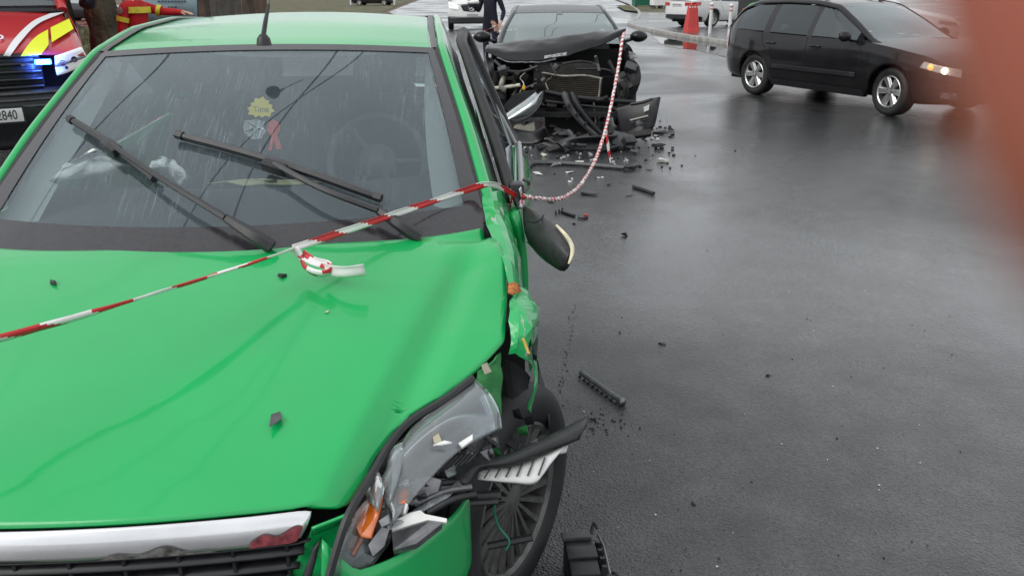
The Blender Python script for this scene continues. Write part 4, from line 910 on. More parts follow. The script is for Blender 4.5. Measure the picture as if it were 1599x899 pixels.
# long curved plastic beam broken in two
for off in (0, 1):
    P = [D(881 + 12 * off, 146, .30), D(888 + 13 * off, 165, .24), D(905 + 13 * off, 188, .20), D(928 + 11 * off, 210, .16), D(958, 232 - 8 * off, .10)]
    psurf('broken_beam', [[p + Vector((-.04, 0, 0)) for p in P], [p + Vector((.0, -.03, .025)) for p in P], [p + Vector((.05, 0, 0)) for p in P]], 7, 26, M_blackpl if off else M_greypl, wreck, solid=.012)
for k in range(5): box('beam_rib', D(888 + 13 * k, 165 + 14 * k, .17), (.03, .05, .05), M_blackpl, wreck, Matrix.Rotation(.6, 3, 'Y'), bevel=.004)
# torn bumper corner with fog lamp on the right
bc = thing('bumper_corner', None, None, parent=wreck)
bo = [[D(960, 170, .20), D(985, 163, .12), D(1012, 156, .06), D(1029, 152, .02)], [D(966, 190, .16), D(988, 186, .06), D(1010, 178, .0), D(1026, 172, .0)], [D(970, 212, .14), D(990, 212, .05), D(1010, 205, -.02), D(1020, 196, .0)]]
psurf('bumper_skin', bo, 12, 18, M_blackpl, bc, solid=.02); 
tube('bumper_edge', [D(1030, 152, .02), D(1026, 172, -.01), D(1020, 197, -.01), D(1006, 216, -.02), D(985, 222, .04)], .014, M_blackpl, bc, sm=14)
tube('bumper_edge', [D(985, 163, .10), D(1003, 160, .05), D(1019, 155, .03)], .018, M_blackpl, bc, sm=8)
dpr('chrome_clip', [(1005, 168), (1014, 164), (1013, 172), (1006, 175)], -.04, M_white, .02, bc)
tube('fog_trim', [D(984, 188, .0), D(1012, 181, -.03)], .010, mat('fog_trim_grey', (.38, .36, .32), .4), bc); tube('fog_trim', [D(984, 193, .0), D(1012, 186, -.03)], .008, M_blackpl, bc)
V, F = lathe_vf([(.001, .01), (.045, .0), (.055, -.03)], 18, 'X'); q = mesh_obj('fog_lamp', V, F, M_greypl, bc); q.location = D(999, 194, -.02); q.rotation_euler = (0, 0, -1.57)
# ------------------------------------------------------------------ black estate on the right
pf_, pr_ = G(1384, 181), G(1190, 150); dd = pr_ - pf_
sa = math.atan2(dd.x, dd.y); scl = (dd.length) / 2.578
SX = Pose(0, 0, sa); o_ = SX.wor((-.79, .92, 0)); SPz = Pose(pf_.x - o_.x, pf_.y - o_.y, sa)
estate = thing('black_estate_car', 'black estate car with headlight on, driving past on the right', 'car', (SPz.x, SPz.y, 0), -SPz.a)
M_blk2 = paint('estate_paint', (.009, .0085, .010), .4, dirt=.15, coat=.8)
ec = Car(estate, dict(y0=.0, L=4.42, nose=.10, w=[(0, .62), (.12, .74), (.35, .83), (.9, .875), (2.3, .885), (3.6, .875), (4.05, .82), (4.3, .72), (4.42, .60)], zb=[(0, .24), (.5, .2), (1.2, .20), (3.3, .20), (4.1, .27), (4.57, .34)],
  zs=[(0, .60), (.12, .68), (.4, .79), (.9, .87), (1.4, .93), (3, .955), (4.1, .985), (4.3, .97), (4.42, .90)], wheels=(.92, 3.498), R=.355, rw=.316, cowl=.10,
  rail=[(1.18, .76, .90), (1.35, .735, .965), (1.7, .67, 1.17), (2.1, .60, 1.375), (2.5, .585, 1.43), (3.1, .575, 1.445), (3.75, .56, 1.42), (4.08, .57, 1.32), (4.38, .64, .98)]))
ec.body(M_blk2); ec.deck('bonnet', M_blk2, .0, 1.30, .045)
ec.across('roof', M_blk2, 2.06, 3.92, .015, .02, -.04, .06, ny=18); ec.across('headliner', M_head, 2.1, 3.9, 0, 0, -.02, .02, inset=.04, lift=-.04, ny=5, nx=5)
M_wse = glass('estate_windscreen', tint=(.62, .68, .68), film=.10, streak=.1)
M_tint = glass('tinted_glass', tint=(.05, .055, .055), film=.0, streak=.0, filmcol=(.4, .42, .42))
ec.across('windscreen', M_wse, 1.24, 2.08, .02, .015, -.12, -.04, inset=.01); ec.across('rear_window', M_tint, 3.94, 4.36, .02, .02, .06, .08, inset=.01)
for sd in (1, -1):
    gsurf('roof_rail', lambda u, v: (sd * (ec.rail(1.2 + 3.15 * u)[0] - .015 + .075 * v), 1.2 + 3.15 * u, ec.rail(1.2 + 3.15 * u)[1] + .004 + .008 * math.sin(math.pi * v) - .055 * v * v), 50, 6, M_blk2, estate, solid=.006, soff=0)
    tube('roof_bar', [(sd * .555, 2.35, 1.45), (sd * .55, 2.5, 1.485), (sd * .545, 3.3, 1.495), (sd * .535, 3.65, 1.44)], .014, M_blackpl, estate, sm=20)
    for y in (2.42, 3.0, 3.58): box('roof_bar_foot', (sd * .55, y, 1.455), (.03, .07, .05), M_blackpl, estate, bevel=.006)
ec.patch('side_window', glass('front_side_glass', tint=(.55, .6, .6), film=.04, streak=.0), 1.55, 2.36, .03, .86); ec.patch('side_window', M_tint, 2.46, 3.22, .03, .86); ec.patch('side_window', M_tint, 3.36, 4.0, .04, .84)
ec.patch('pillar', M_blackpl, 2.36, 2.46, 0, .9); ec.patch('pillar', M_blk2, 3.22, 3.36, 0, .9); ec.patch('pillar', M_blk2, 4.0, 4.36, 0, .92)
ec.seam('door_seam', [(1.42, .30), (1.40, .70), (1.48, .92)]); ec.seam('door_seam', [(2.42, .26), (2.42, .94)]); ec.seam('door_seam', [(3.12, .62), (3.32, .80), (3.36, .95)])
ec.skin('rub_strip', M_blackpl, [(1.45, .46), (3.05, .46), (3.05, .52), (1.45, .52)], .012, n=12, solid=.01, soff=0)
ec.skin('sill', M_blackpl, [(1.32, .205), (3.10, .205), (3.10, .30), (1.32, .30)], .010, n=12)
for y in (2.24, 3.14):
    for sd in (1, -1): tube('door_handle', [(sd * (ec.S(y, .82) + .01), y - .09, .82), (sd * (ec.S(y, .82) + .035), y - .05, .825), (sd * (ec.S(y, .82) + .035), y + .05, .825), (sd * (ec.S(y, .82) + .01), y + .09, .82)], .014, M_blk2, estate, sm=10)
M_lit = mat('lit_lamp', (.9, .85, .75), .2, emit=(1., .9, .75), estr=9.); M_turn = mat('lit_indicator', (.8, .4, .1), .2, coat=1., emit=(1., .45, .12), estr=1.6)
for h in ec.skin('headlight', mat('lamp_clear_solid', (.55, .50, .45), .12, .3, coat=1.), [(.03, .56), (.50, .66), (.46, .735), (.05, .66)], .01, solid=.02):
    sd = 1 if h.data.vertices[0].co.x > 0 else -1
    for y, z, m in ((.20, .64, M_lit), (.36, .675, M_turn)):
        V, F = lathe_vf([(.001, .03), (.03, .022), (.042, .0)], 16, 'X'); q = mesh_obj('lamp_bulb', [(sd * v[0], v[1], v[2]) for v in V], F, m, h); q.location = (sd * (ec.S(y, z) + .012), y, z)
ec.skin('tail_light', M_red, [(4.24, .70), (4.41, .70), (4.41, .94), (4.30, .96)], .010); ec.skin('bumper_seam', M_dark, [(.02, .50), (.55, .54), (.55, .548), (.02, .508)], .008)
ec.skin('fog_lamp', M_hlin, [(.04, .30), (.20, .30), (.20, .38), (.04, .38)], .010)
door_mirror(ec, M_blk2, 1.62, .93, size=(.20, .13, .15))
underbody(ec, .5, 4.3, .58, .55, .2); interior(ec, M_seat, .90, 1.55)
for x, y in ((-.79, .92), (.79, .92), (-.79, 3.498), (.79, 3.498)): wheel(estate, (x * .9, y, .316), 1 if x > 0 else -1, .316, .21, 'six', steer=rad(-8) if y < 1 else 0)
# number plate stays out: its front is hidden
# ------------------------------------------------------------------ white saloon parked on the forecourt
ba = rad(-124); BX = Pose(0, 0, ba); bw = G(1111, 43, .1); o_ = BX.wor((-.80, 3.78, 0)); BP = Pose(bw.x - o_.x, bw.y - o_.y, ba)
white = thing('white_saloon', 'white saloon parked on the forecourt behind the red barrier', 'car', (BP.x, BP.y, .10), -BP.a)
M_whp = paint('white_paint', (.74, .74, .73), .3)
bc_ = Car(white, dict(y0=0, L=4.9, nose=.09, w=[(0, .62), (.2, .80), (.9, .90), (3.9, .91), (4.5, .86), (4.75, .78), (4.9, .70)], zb=[(0, .22), (4.2, .2), (4.9, .34)], zs=[(0, .62), (.2, .74), (1.3, .93), (3, .97), (4.2, 1.02), (4.75, 1.02), (4.9, .98)],
  wheels=(.85, 3.78), R=.375, rw=.335, cowl=.1, rail=[(1.3, .78, .92), (1.5, .75, .98), (2.2, .60, 1.39), (2.7, .59, 1.46), (3.4, .57, 1.43), (4.0, .60, 1.19), (4.35, .66, 1.03)]))
bc_.body(M_whp); bc_.deck('bonnet', M_whp, .0, 1.35, .05); bc_.deck('boot_lid', M_whp, 4.3, 4.86, .03); bc_.across('roof', M_whp, 2.2, 3.4, .015, .02); bc_.across('windscreen', M_tint, 1.32, 2.2, .02, .015, -.1, -.03); bc_.across('rear_window', M_tint, 3.4, 4.33, .02, .02, .02, .06)
for sd in (1, -1): gsurf('roof_rail', lambda u, v: (sd * (bc_.rail(1.32 + 3.0 * u)[0] - .015 + .075 * v), 1.32 + 3.0 * u, bc_.rail(1.32 + 3.0 * u)[1] + .004 - .055 * v * v), 40, 5, M_whp, white, solid=.006, soff=0)
for y0, y1 in ((1.7, 2.5), (2.6, 3.4), (3.45, 3.95)): bc_.patch('side_window', M_tint, y0, y1, .03, .86)
bc_.patch('pillar', M_blackpl, 2.5, 2.6, 0, .9); bc_.patch('pillar', M_whp, 3.95, 4.33, 0, .95)
bc_.skin('tail_light', M_red, [(4.52, .84), (4.88, .82), (4.88, .95), (4.50, .97)], .010); bc_.skin('lower_bumper', M_blackpl, [(4.35, .24), (4.89, .34), (4.89, .50), (4.40, .40)], .008)
bc_.skin('sill', M_blackpl, [(1.3, .205), (3.35, .205), (3.35, .26), (1.3, .26)], .008)
gsurf('lower_bumper', lambda u, v: ((-1 + 2 * u) * .68, 4.90 + .10 * (1 - (2 * u - 1) ** 2), .34 + .16 * v), 14, 4, M_blackpl, white)
for sd in (1, -1): gsurf('tail_light', lambda u, v: (sd * (.72 - .30 * u), 4.925 + .055 * u, .83 + .12 * v), 6, 4, M_red, white)
pl = box('number_plate', (0, 5.0, .86), (.52, .012, .11), M_plate, white)
for k in range(7): box('plate_mark', (-.2 + .065 * k, 5.008, .86), (.035, .004, .07), M_greypl, pl)
for x in (-.8, .8):
    for y in (.85, 3.78): wheel(white, (x * .92, y, .335), 1 if x > 0 else -1, .335, .22, 'ten')
underbody(bc_, .4, 4.6, .6, .55, .2)
bc_.seam('door_seam', [(2.55, .28), (2.55, .96)]); bc_.seam('door_seam', [(3.25, .60), (3.48, .95)])
# ------------------------------------------------------------------ pale car further back on the right
gp = G(1490, 78, .1)
pale = thing('pale_car', 'pale car half hidden behind the black estate car', 'car', (gp.x, gp.y, .1), rad(62))
M_pale = paint('pale_paint', (.55, .50, .48), .3)
pc = Car(pale, dict(y0=0, L=4.2, nose=.08, w=[(0, .6), (.2, .76), (.9, .85), (3.6, .85), (4.2, .62)], zb=[(0, .22), (4.2, .3)], zs=[(0, .6), (.2, .74), (1.2, .93), (3, .97), (3.9, 1.0), (4.2, .9)], wheels=(.8, 3.3), R=.35, rw=.31, cowl=.1,
  rail=[(1.1, .76, .92), (1.3, .73, .98), (2.0, .60, 1.40), (2.5, .58, 1.47), (3.3, .56, 1.43), (4.05, .62, 1.0)]))
pc.body(M_pale); pc.deck('bonnet', M_pale, .0, 1.2, .05); pc.across('roof', M_pale, 2.0, 3.3, .015, .02); pc.across('windscreen', M_wse, 1.12, 2.0, .02, .015, -.1, -.03); pc.across('rear_window', M_tint, 3.3, 4.03, .02, .02)
for sd in (1, -1): gsurf('roof_rail', lambda u, v: (sd * (pc.rail(1.12 + 2.9 * u)[0] - .015 + .07 * v), 1.12 + 2.9 * u, pc.rail(1.12 + 2.9 * u)[1] + .004 - .05 * v * v), 30, 5, M_pale, pale, solid=.006, soff=0)
for y0, y1 in ((1.4, 2.3), (2.4, 3.5)): pc.patch('side_window', M_tint, y0, y1, .03, .86)
pc.patch('pillar', M_pale, 2.3, 2.4, 0, .9); pc.patch('pillar', M_pale, 3.5, 4.0, 0, .95); underbody(pc, .4, 4., .58, .55, .2)
pc.skin('headlight', M_hlin, [(.03, .58), (.45, .66), (.42, .73), (.05, .67)], .01)
for x in (-.76, .76):
    for y in (.8, 3.3): wheel(pale, (x * .92, y, .31), 1 if x > 0 else -1, .31, .2, 'five')
# ------------------------------------------------------------------ red emergency van on the left
va = rad(-30); VP = Pose(-4.66, 6.95, va)
van = thing('red_emergency_van', 'red emergency van with yellow and white stripes and blue lights', 'van', (VP.x, VP.y, 0), -va)
M_vred = paint('van_red', (.50, .030, .035), .3); M_hivis = mat('hi_vis_yellow', (.75, .80, .02), .5); M_strw = mat('decal_white', (.75, .75, .75), .45)
def Vp(px, py, Yl):
    d = ray(px, py); o = VP.loc(EYE); e = VP.loc(EYE + d) - o; return o + e * ((Yl - o.y) / e.y)
HWv = .96
def vhood(x, y): return 1.12 + .34 * (max(0, y) / .95) ** .75 - .05 * (x / HWv) ** 2
def vh(px, py, lift=.004):
    y = .4
    for _ in range(30): p = Vp(px, py, y); y = max(-.05, min(1.1, y + .6 * (p.z - vhood(p.x, max(y, 0))) / -.35 * -1 * .5)) if False else y
    lo_, hi_ = 0., 1.1
    for _ in range(40):
        md = (lo_ + hi_) / 2; p = Vp(px, py, md)
        if p.z > vhood(p.x, md): lo_ = md
        else: hi_ = md
    p = Vp(px, py, lo_); p.z += lift; p.y -= lift * .5; return p
gsurf('bonnet', lambda u, v: ((-1 + 2 * v) * HWv * (1 - .10 * u * u), .02 + .95 * u + .10 * (2 * v - 1) ** 2 * (1 - u), vhood((-1 + 2 * v) * HWv, .95 * u)), 18, 24, M_vred, van, solid=.01)
def decal(name, px, m):
    P = [vh(x, y) for x, y in px]; return mesh_obj(name, P, [tuple(range(len(P)))], m, van, smooth=False)
def strip(name, A, B, m, n=24):
    V = []; 
    for k in range(n): 
        a = crv([(*q, 0) for q in A], k / (n - 1)); b = crv([(*q, 0) for q in B], k / (n - 1)); V += [vh(a.x, a.y), vh(b.x, b.y)]
    return mesh_obj(name, V, grid_faces(n, 2), m, van)
strip('white_stripe', [(4, 90), (22, 62), (50, 35), (78, 22)], [(15, 90), (34, 64), (60, 38), (101, 20)], M_strw)
strip('yellow_stripe', [(32, 89), (45, 70), (58, 57), (75, 47)], [(64, 86), (69, 80), (73, 75), (76, 70)], M_hivis); strip('yellow_stripe', [(79, 44), (108, 30)], [(81, 67), (115, 46)], M_hivis, 8)
lp = vh(-6, 60, .006); text_mesh('van_letter', 'O', .16, M_strw, van, lp, (1, 0, 0), (0, .93, .36), .001)
M_vblk = mat('van_grille_black', (.014, .014, .016), .35, noise=.2, nscale=20)
gsurf('grille', lambda u, v: ((-1 + 2 * u) * .60, -.01 + .10 * (2 * u - 1) ** 2 * .4 + .03, 1.115 - .30 * v), 16, 6, M_vblk, van, solid=.02)
for k in range(5): tube('grille_slat', [((-1 + 2 * j / 12) * .59, -.005 + .04 * (2 * j / 12 - 1) ** 2, 1.09 - .065 * k) for j in range(13)], .016, M_vblk, van)
gsurf('bumper', lambda u, v: ((-1 + 2 * u) * HWv * (.97 - .03 * v), .0 + .22 * abs(2 * u - 1) ** 4 - .05 * math.sin(math.pi * min(1, v * 1.2)), .82 - .52 * v), 26, 12, M_vblk, van, solid=.01)
for k in range(3): tube('bumper_rib', [((-1 + 2 * j / 16) * .9, -.05 + .2 * abs(2 * j / 16 - 1) ** 4, .78 - .055 * k) for j in range(17)], .012, M_greypl, van)
hv = psurf('headlight', [[Vp(86, 88, .02), Vp(105, 82, .05), Vp(128, 74, .14)], [Vp(87, 104, .02), Vp(108, 97, .06), Vp(135, 90, .18)], [Vp(90, 118, .02), Vp(104, 114, .06), Vp(128, 104, .18)]], 8, 12, mat('lamp_white', (.80, .80, .80), .2, .2, coat=1., emit=(1, 1, 1), estr=.25), van, solid=.02)
for (a, b, c) in ((98, 99, .018), (116, 93, .018), (104, 106, .010)): 
    V, F = lathe_vf([(.001, -.02), (c, -.018), (c * 1.5, .01)], 16, 'X'); q = mesh_obj('lamp_bowl', V, F, M_hlin, hv); q.location = Vp(a, b, .02); q.rotation_euler = (0, 0, -1.57)
tube('lamp_divider', [Vp(86, 103, .0), Vp(108, 97, .03), Vp(133, 88, .14)], .012, M_hlin, hv)
for sd in (1, -1):
    psurf('front_fender', [[(sd * HWv, .20, 1.02), (sd * HWv, .6, 1.25), (sd * HWv * .96, 1.05, 1.42)], [(sd * (HWv + .02), .22, .80), (sd * (HWv + .02), .6, .95), (sd * (HWv + .02), 1.05, 1.0)]], 6, 10, M_vred, van, solid=.01, soff=0)
    gsurf('side_panel', lambda u, v: (sd * (HWv + .02 - .12 * max(0, v - .5)), 1.05 + 4.2 * u, .35 + 2.0 * v), 20, 16, M_vred, van)
    wheel(van, (sd * .86, .98, .34), sd, .34, .22, 'five'); wheel(van, (sd * .86, 4.3, .34), sd, .34, .22, 'five')
    psurf('side_window', [[(sd * (HWv + .026), 1.3, 1.42), (sd * (HWv + .026), 2.3, 1.42)], [(sd * (HWv - .055), 1.75, 2.05), (sd * (HWv - .055), 2.3, 2.05)]], 4, 6, M_tint, van)
    tube('door_mirror', [(sd * 1.06, 1.35, 1.5), (sd * 1.14, 1.33, 1.52), (sd * 1.14, 1.33, 1.72)], [.03, .09, .08], M_blackpl, van, sm=8)
gsurf('roof', lambda u, v: ((-1 + 2 * v) * (HWv - .10), 1.95 + 3.3 * u, 2.35 - .04 * (2 * v - 1) ** 4 - .05 * (1 - u) ** 6), 10, 12, M_vred, van, solid=.02)
gsurf('windscreen', lambda u, v: ((-1 + 2 * v) * (HWv * (.90 - .06 * u)), .95 + .95 * u + .06 * (2 * v - 1) ** 2, 1.45 + .86 * u), 8, 10, glass('van_windscreen', tint=(.3, .34, .34), film=.12, streak=.1), van)
gsurf('windscreen_border', lambda u, v: ((-1 + 2 * v) * (HWv * .92), .92 + .06 * u + .06 * (2 * v - 1) ** 2, 1.435 + .055 * u), 3, 10, M_vblk, van, solid=.006)
for sd in (1, -1): tube('windscreen_pillar', [(sd * HWv * .92, 1.0, 1.44), (sd * HWv * .87, 1.95, 2.32)], .05, M_vred, van)
box('cabin_back', (0, 3.1, 1.3), (1.8, 3.9, 1.6), M_dark, van); box('underbody', (0, 2.7, .45), (1.6, 4.8, .3), M_dark, van)
pe = Vp(36, 178, -.075); pz = pe.z - .005; pxc = pe.x - .26
vpl = box('number_plate', (pxc, -.075, pz), (.52, .012, .115), M_plate, van, bevel=.004); box('plate_holder', (pxc, -.066, pz), (.55, .02, .145), M_vblk, vpl)
tn = text_mesh('plate_number', '- 2840', .115, M_black, vpl, (0, 0, 0), (1, 0, 0), (0, 0, 1), .001, 1.0)
tn.scale = (.68, 1, 1); tn.location = (pxc + .115, -.083, pz)
M_blue = mat('blue_strobe', (.05, .12, .8), .1, emit=(.02, .16, 1.), estr=14.); M_bluecore = mat('strobe_core', (.6, .9, 1.), .1, emit=(.25, .85, 1.), estr=30.)
for xs_ in (Vp(67, 97, -.045).x, -Vp(67, 97, -.045).x):
    c = Vp(67, 97, -.045); sb = box('strobe_light', (xs_, -.045, c.z), (.13, .03, .045), M_blue, van, bevel=.01)
    box('strobe_diode', (xs_, -.062, c.z + .002), (.10, .01, .030), M_bluecore, sb, bevel=.004)
    box('strobe_bracket', (xs_ - .12, -.03, c.z - .02), (.10, .01, .012), M_hlin, sb)
    ld = bpy.data.lights.new('strobe_lamp', 'SPOT'); ld.energy = 45; ld.color = (.05, .15, 1.); ld.spot_size = rad(120); ld.spot_blend = .6; ld.shadow_soft_size = .06
    lo2 = bpy.data.objects.new('strobe_lamp', ld); COL.objects.link(lo2); lo2.parent = sb; lo2.location = (xs_, -.10, c.z); lo2.rotation_euler = (rad(90), 0, 0)
# ------------------------------------------------------------------ white van far down the road
gv = G(737, 48)
wvan = thing('white_van', 'white delivery van with a round star badge far down the road', 'van', (gv.x, gv.y, 0), rad(3))
M_wv = paint('van_white', (.72, .72, .72), .3)
psurf('bonnet', [[(-.86, .05, .98), (0, -.02, 1.02), (.86, .05, .98)], [(-.90, .4, 1.16), (0, .32, 1.22), (.90, .4, 1.16)], [(-.92, .85, 1.30), (0, .75, 1.36), (.92, .85, 1.30)]], 10, 12, M_wv, wvan, solid=.02)
psurf('front_panel', [[(-.92, .12, 1.0), (-.4, .02, 1.0), (.4, .02, 1.0), (.92, .12, 1.0)], [(-.96, .10, .72), (-.4, -.03, .72), (.4, -.03, .72), (.96, .10, .72)], [(-.97, .12, .52), (-.4, -.05, .5), (.4, -.05, .5), (.97, .12, .52)]], 8, 14, M_wv, wvan, solid=.02)
gsurf('lower_bumper', lambda u, v: ((-1 + 2 * u) * .96, -.04 + .16 * abs(2 * u - 1) ** 3, .52 - .26 * v), 14, 5, M_blackpl, wvan, solid=.02)
psurf('grille', [[(-.44, -.02, .98), (0, -.06, 1.0), (.44, -.02, .98)], [(-.34, -.05, .76), (0, -.08, .74), (.34, -.05, .76)]], 6, 10, M_vblk, wvan, solid=.02)
V, F = lathe_vf([(.105 + .012 * math.cos(a * .785), .012 * math.sin(a * .785)) for a in range(9)], 28, 'X'); st_ = mesh_obj('badge', V, F, M_chrome, wvan); st_.location = (0, -.10, .87); st_.rotation_euler = (0, 0, math.pi / 2)
for a in (90, 210, 330): mesh_obj('badge_arm', *tube_vf([(0, 0, 0), (0, .10 * math.cos(rad(a)), .10 * math.sin(rad(a)))], .012, 6), M_chrome, st_)
for sd in (1, -1):
    psurf('headlight', [[(sd * .50, .0, .95), (sd * .72, .03, 1.05), (sd * .92, .14, 1.12)], [(sd * .50, -.02, .80), (sd * .72, .0, .82), (sd * .94, .12, .86)]], 6, 8, mat('lamp_white2', (.8, .8, .8), .2, emit=(1, 1, 1), estr=.3), wvan, solid=.02)
    gsurf('side_panel', lambda u, v: (sd * (.97 - .06 * v), .15 + 5.5 * u, .40 + 1.0 * v + (1.2 * v * v if u > .2 else .0)), 16, 8, M_wv, wvan)
    wheel(wvan, (sd * .86, .95, .34), sd, .34, .22, 'five'); tube('door_mirror', [(sd * 1.0, 1.1, 1.5), (sd * 1.14, 1.1, 1.5), (sd * 1.14, 1.1, 1.75)], [.03, .09, .08], M_blackpl, wvan, sm=8)
gsurf('windscreen', lambda u, v: ((-1 + 2 * v) * .86, .82 + .75 * u, 1.36 + .85 * u), 4, 6, M_tint, wvan); gsurf('roof', lambda u, v: ((-1 + 2 * v) * .9, 1.55 + 4.2 * u, 2.28 + .25 * min(1, u * 3)), 6, 6, M_wv, wvan, solid=.02); box('load_space', (0, 3.4, 1.3), (1.8, 3.9, 1.9), M_wv, wvan)
wpl = box('number_plate', (0.05, -.10, .60), (.52, .012, .11), M_plate, wvan)
for k in range(7): box('plate_mark', (-.15 + .065 * k, -.108, .60), (.035, .004, .07), M_greypl, wpl)
# ------------------------------------------------------------------ dark cars at the far left edge and far road
def far_car(name, label, loc, rz, m, zoff=0.):
    t = thing(name, label, 'car', loc, rz); k = Car(t, dict(y0=0, L=4.3, nose=.08, w=[(0, .6), (.2, .76), (.9, .85), (3.7, .85), (4.3, .62)], zb=[(0, .22), (4.3, .3)], zs=[(0, .6), (.2, .74), (1.2, .93), (3, .97), (3.9, 1.0), (4.3, .9)], wheels=(.8, 3.4), R=.35, rw=.31, cowl=.1,
      rail=[(1.1, .76, .92), (1.3, .73, .98), (2.0, .60, 1.40), (2.5, .58, 1.47), (3.3, .56, 1.43), (4.1, .62, 1.0)]))
    k.body(m); k.deck('bonnet', m, .0, 1.2, .05); k.across('roof', m, 2.0, 3.3, .015, .02); k.across('windscreen', M_tint, 1.12, 2.0, .02, .015, -.1, -.03); k.across('rear_window', M_tint, 3.3, 4.08, .02, .02)
    for sd in (1, -1): gsurf('roof_rail', lambda u, v: (sd * (k.rail(1.12 + 2.95 * u)[0] - .015 + .07 * v), 1.12 + 2.95 * u, k.rail(1.12 + 2.95 * u)[1] + .004 - .05 * v * v), 30, 5, m, t, solid=.006, soff=0)
    for y0, y1 in ((1.4, 2.3), (2.4, 3.5)): k.patch('side_window', M_tint, y0, y1, .03, .86)
    k.patch('pillar', m, 2.3, 2.4, 0, .9); k.patch('pillar', m, 3.5, 4.05, 0, .95); underbody(k, .4, 4.1, .58, .55, .2)
    k.skin('headlight', M_hlin, [(.03, .58), (.45, .66), (.42, .73), (.05, .67)], .01); k.skin('tail_light', M_red, [(4.05, .76), (4.28, .76), (4.28, .92), (4.08, .94)], .01)
    for x in (-.76, .76):
        for y in (.8, 3.4): wheel(t, (x * .92, y, .31), 1 if x > 0 else -1, .31, .2, 'five')
    return t, k
p = G(120, 42); t_, k_ = far_car('dark_blue_car', 'dark car parked between the red van and the mossy tree trunk', (G(118, 36).x + 2.4, G(118, 36).y, .012), rad(75), paint('navy_paint', (.012, .013, .02), .3))
k_.skin('white_trim', M_white, [(2.5, .72), (3.6, .72), (3.6, .78), (2.5, .78)], .012)
g1 = G(600, 9); far_car('far_black_car', 'small dark car far off beyond the green roof', (g1.x + 1, g1.y, 0), rad(80), paint('far_black', (.012, .012, .014), .3))
# ------------------------------------------------------------------ people
M_skin = mat('skin', (.55, .33, .25), .5, noise=.12, nscale=30)
def skin_mesh(name, J, E, sub=2, root=0):
    """J: list of (x, y, z, rx, ry); E edges; returns evaluated mesh"""
    me = bpy.data.meshes.new(name); me.from_pydata([j[:3] for j in J], E, []); me.update()
    o = bpy.data.objects.new(name, me); COL.objects.link(o)
    md = o.modifiers.new('skin', 'SKIN'); md.use_smooth_shade = True
    sv = me.skin_vertices[0].data
    for k, j in enumerate(J): sv[k].radius = (j[3], j[4] if len(j) > 4 else j[3]); sv[k].use_root = (k == root)
    o.modifiers.new('sub', 'SUBSURF').levels = sub
    bpy.context.view_layer.update()
    ev = bpy.data.meshes.new_from_object(o.evaluated_get(bpy.context.evaluated_depsgraph_get()))
    bpy.data.objects.remove(o); bpy.data.meshes.remove(me); ev.name = name
    return ev
def hand_parts(J, E, wrist, d, palm_n, s=.88):
    """adds palm, four fingers and thumb after the wrist joint; d = hand direction, palm_n = palm normal"""
    d = Vector(d).normalized(); n = Vector(palm_n); n = (n - d * n.dot(d)).normalized(); a = d.cross(n)
    W_ = Vector(J[wrist][:3]); k = len(J); J.append((*(W_ + d * .055 * s), .034 * s, .014 * s)); E.append((wrist, k))
    for q, (off, ln) in enumerate(((-.030, .070), (-.010, .080), (.010, .075), (.029, .060))):
        b = W_ + d * .085 * s + a * off * s; i0 = len(J)
        J += [(*b, .010 * s, .010 * s), (*(b + d * ln * .5 * s + n * .008 * s), .0088 * s, .0088 * s), (*(b + d * ln * s + n * .026 * s), .0072 * s, .0072 * s)]
        E += [(k, i0), (i0, i0 + 1), (i0 + 1, i0 + 2)]
    i0 = len(J); b = W_ + d * .03 * s - a * .036 * s + n * .008
    J += [(*b, .013 * s, .013 * s), (*(b + d * .035 * s - a * .02 * s + n * .01), .010 * s, .010 * s), (*(b + d * .062 * s - a * .022 * s + n * .02), .0085 * s, .0085 * s)]
    E += [(k, i0), (i0, i0 + 1), (i0 + 1, i0 + 2)]
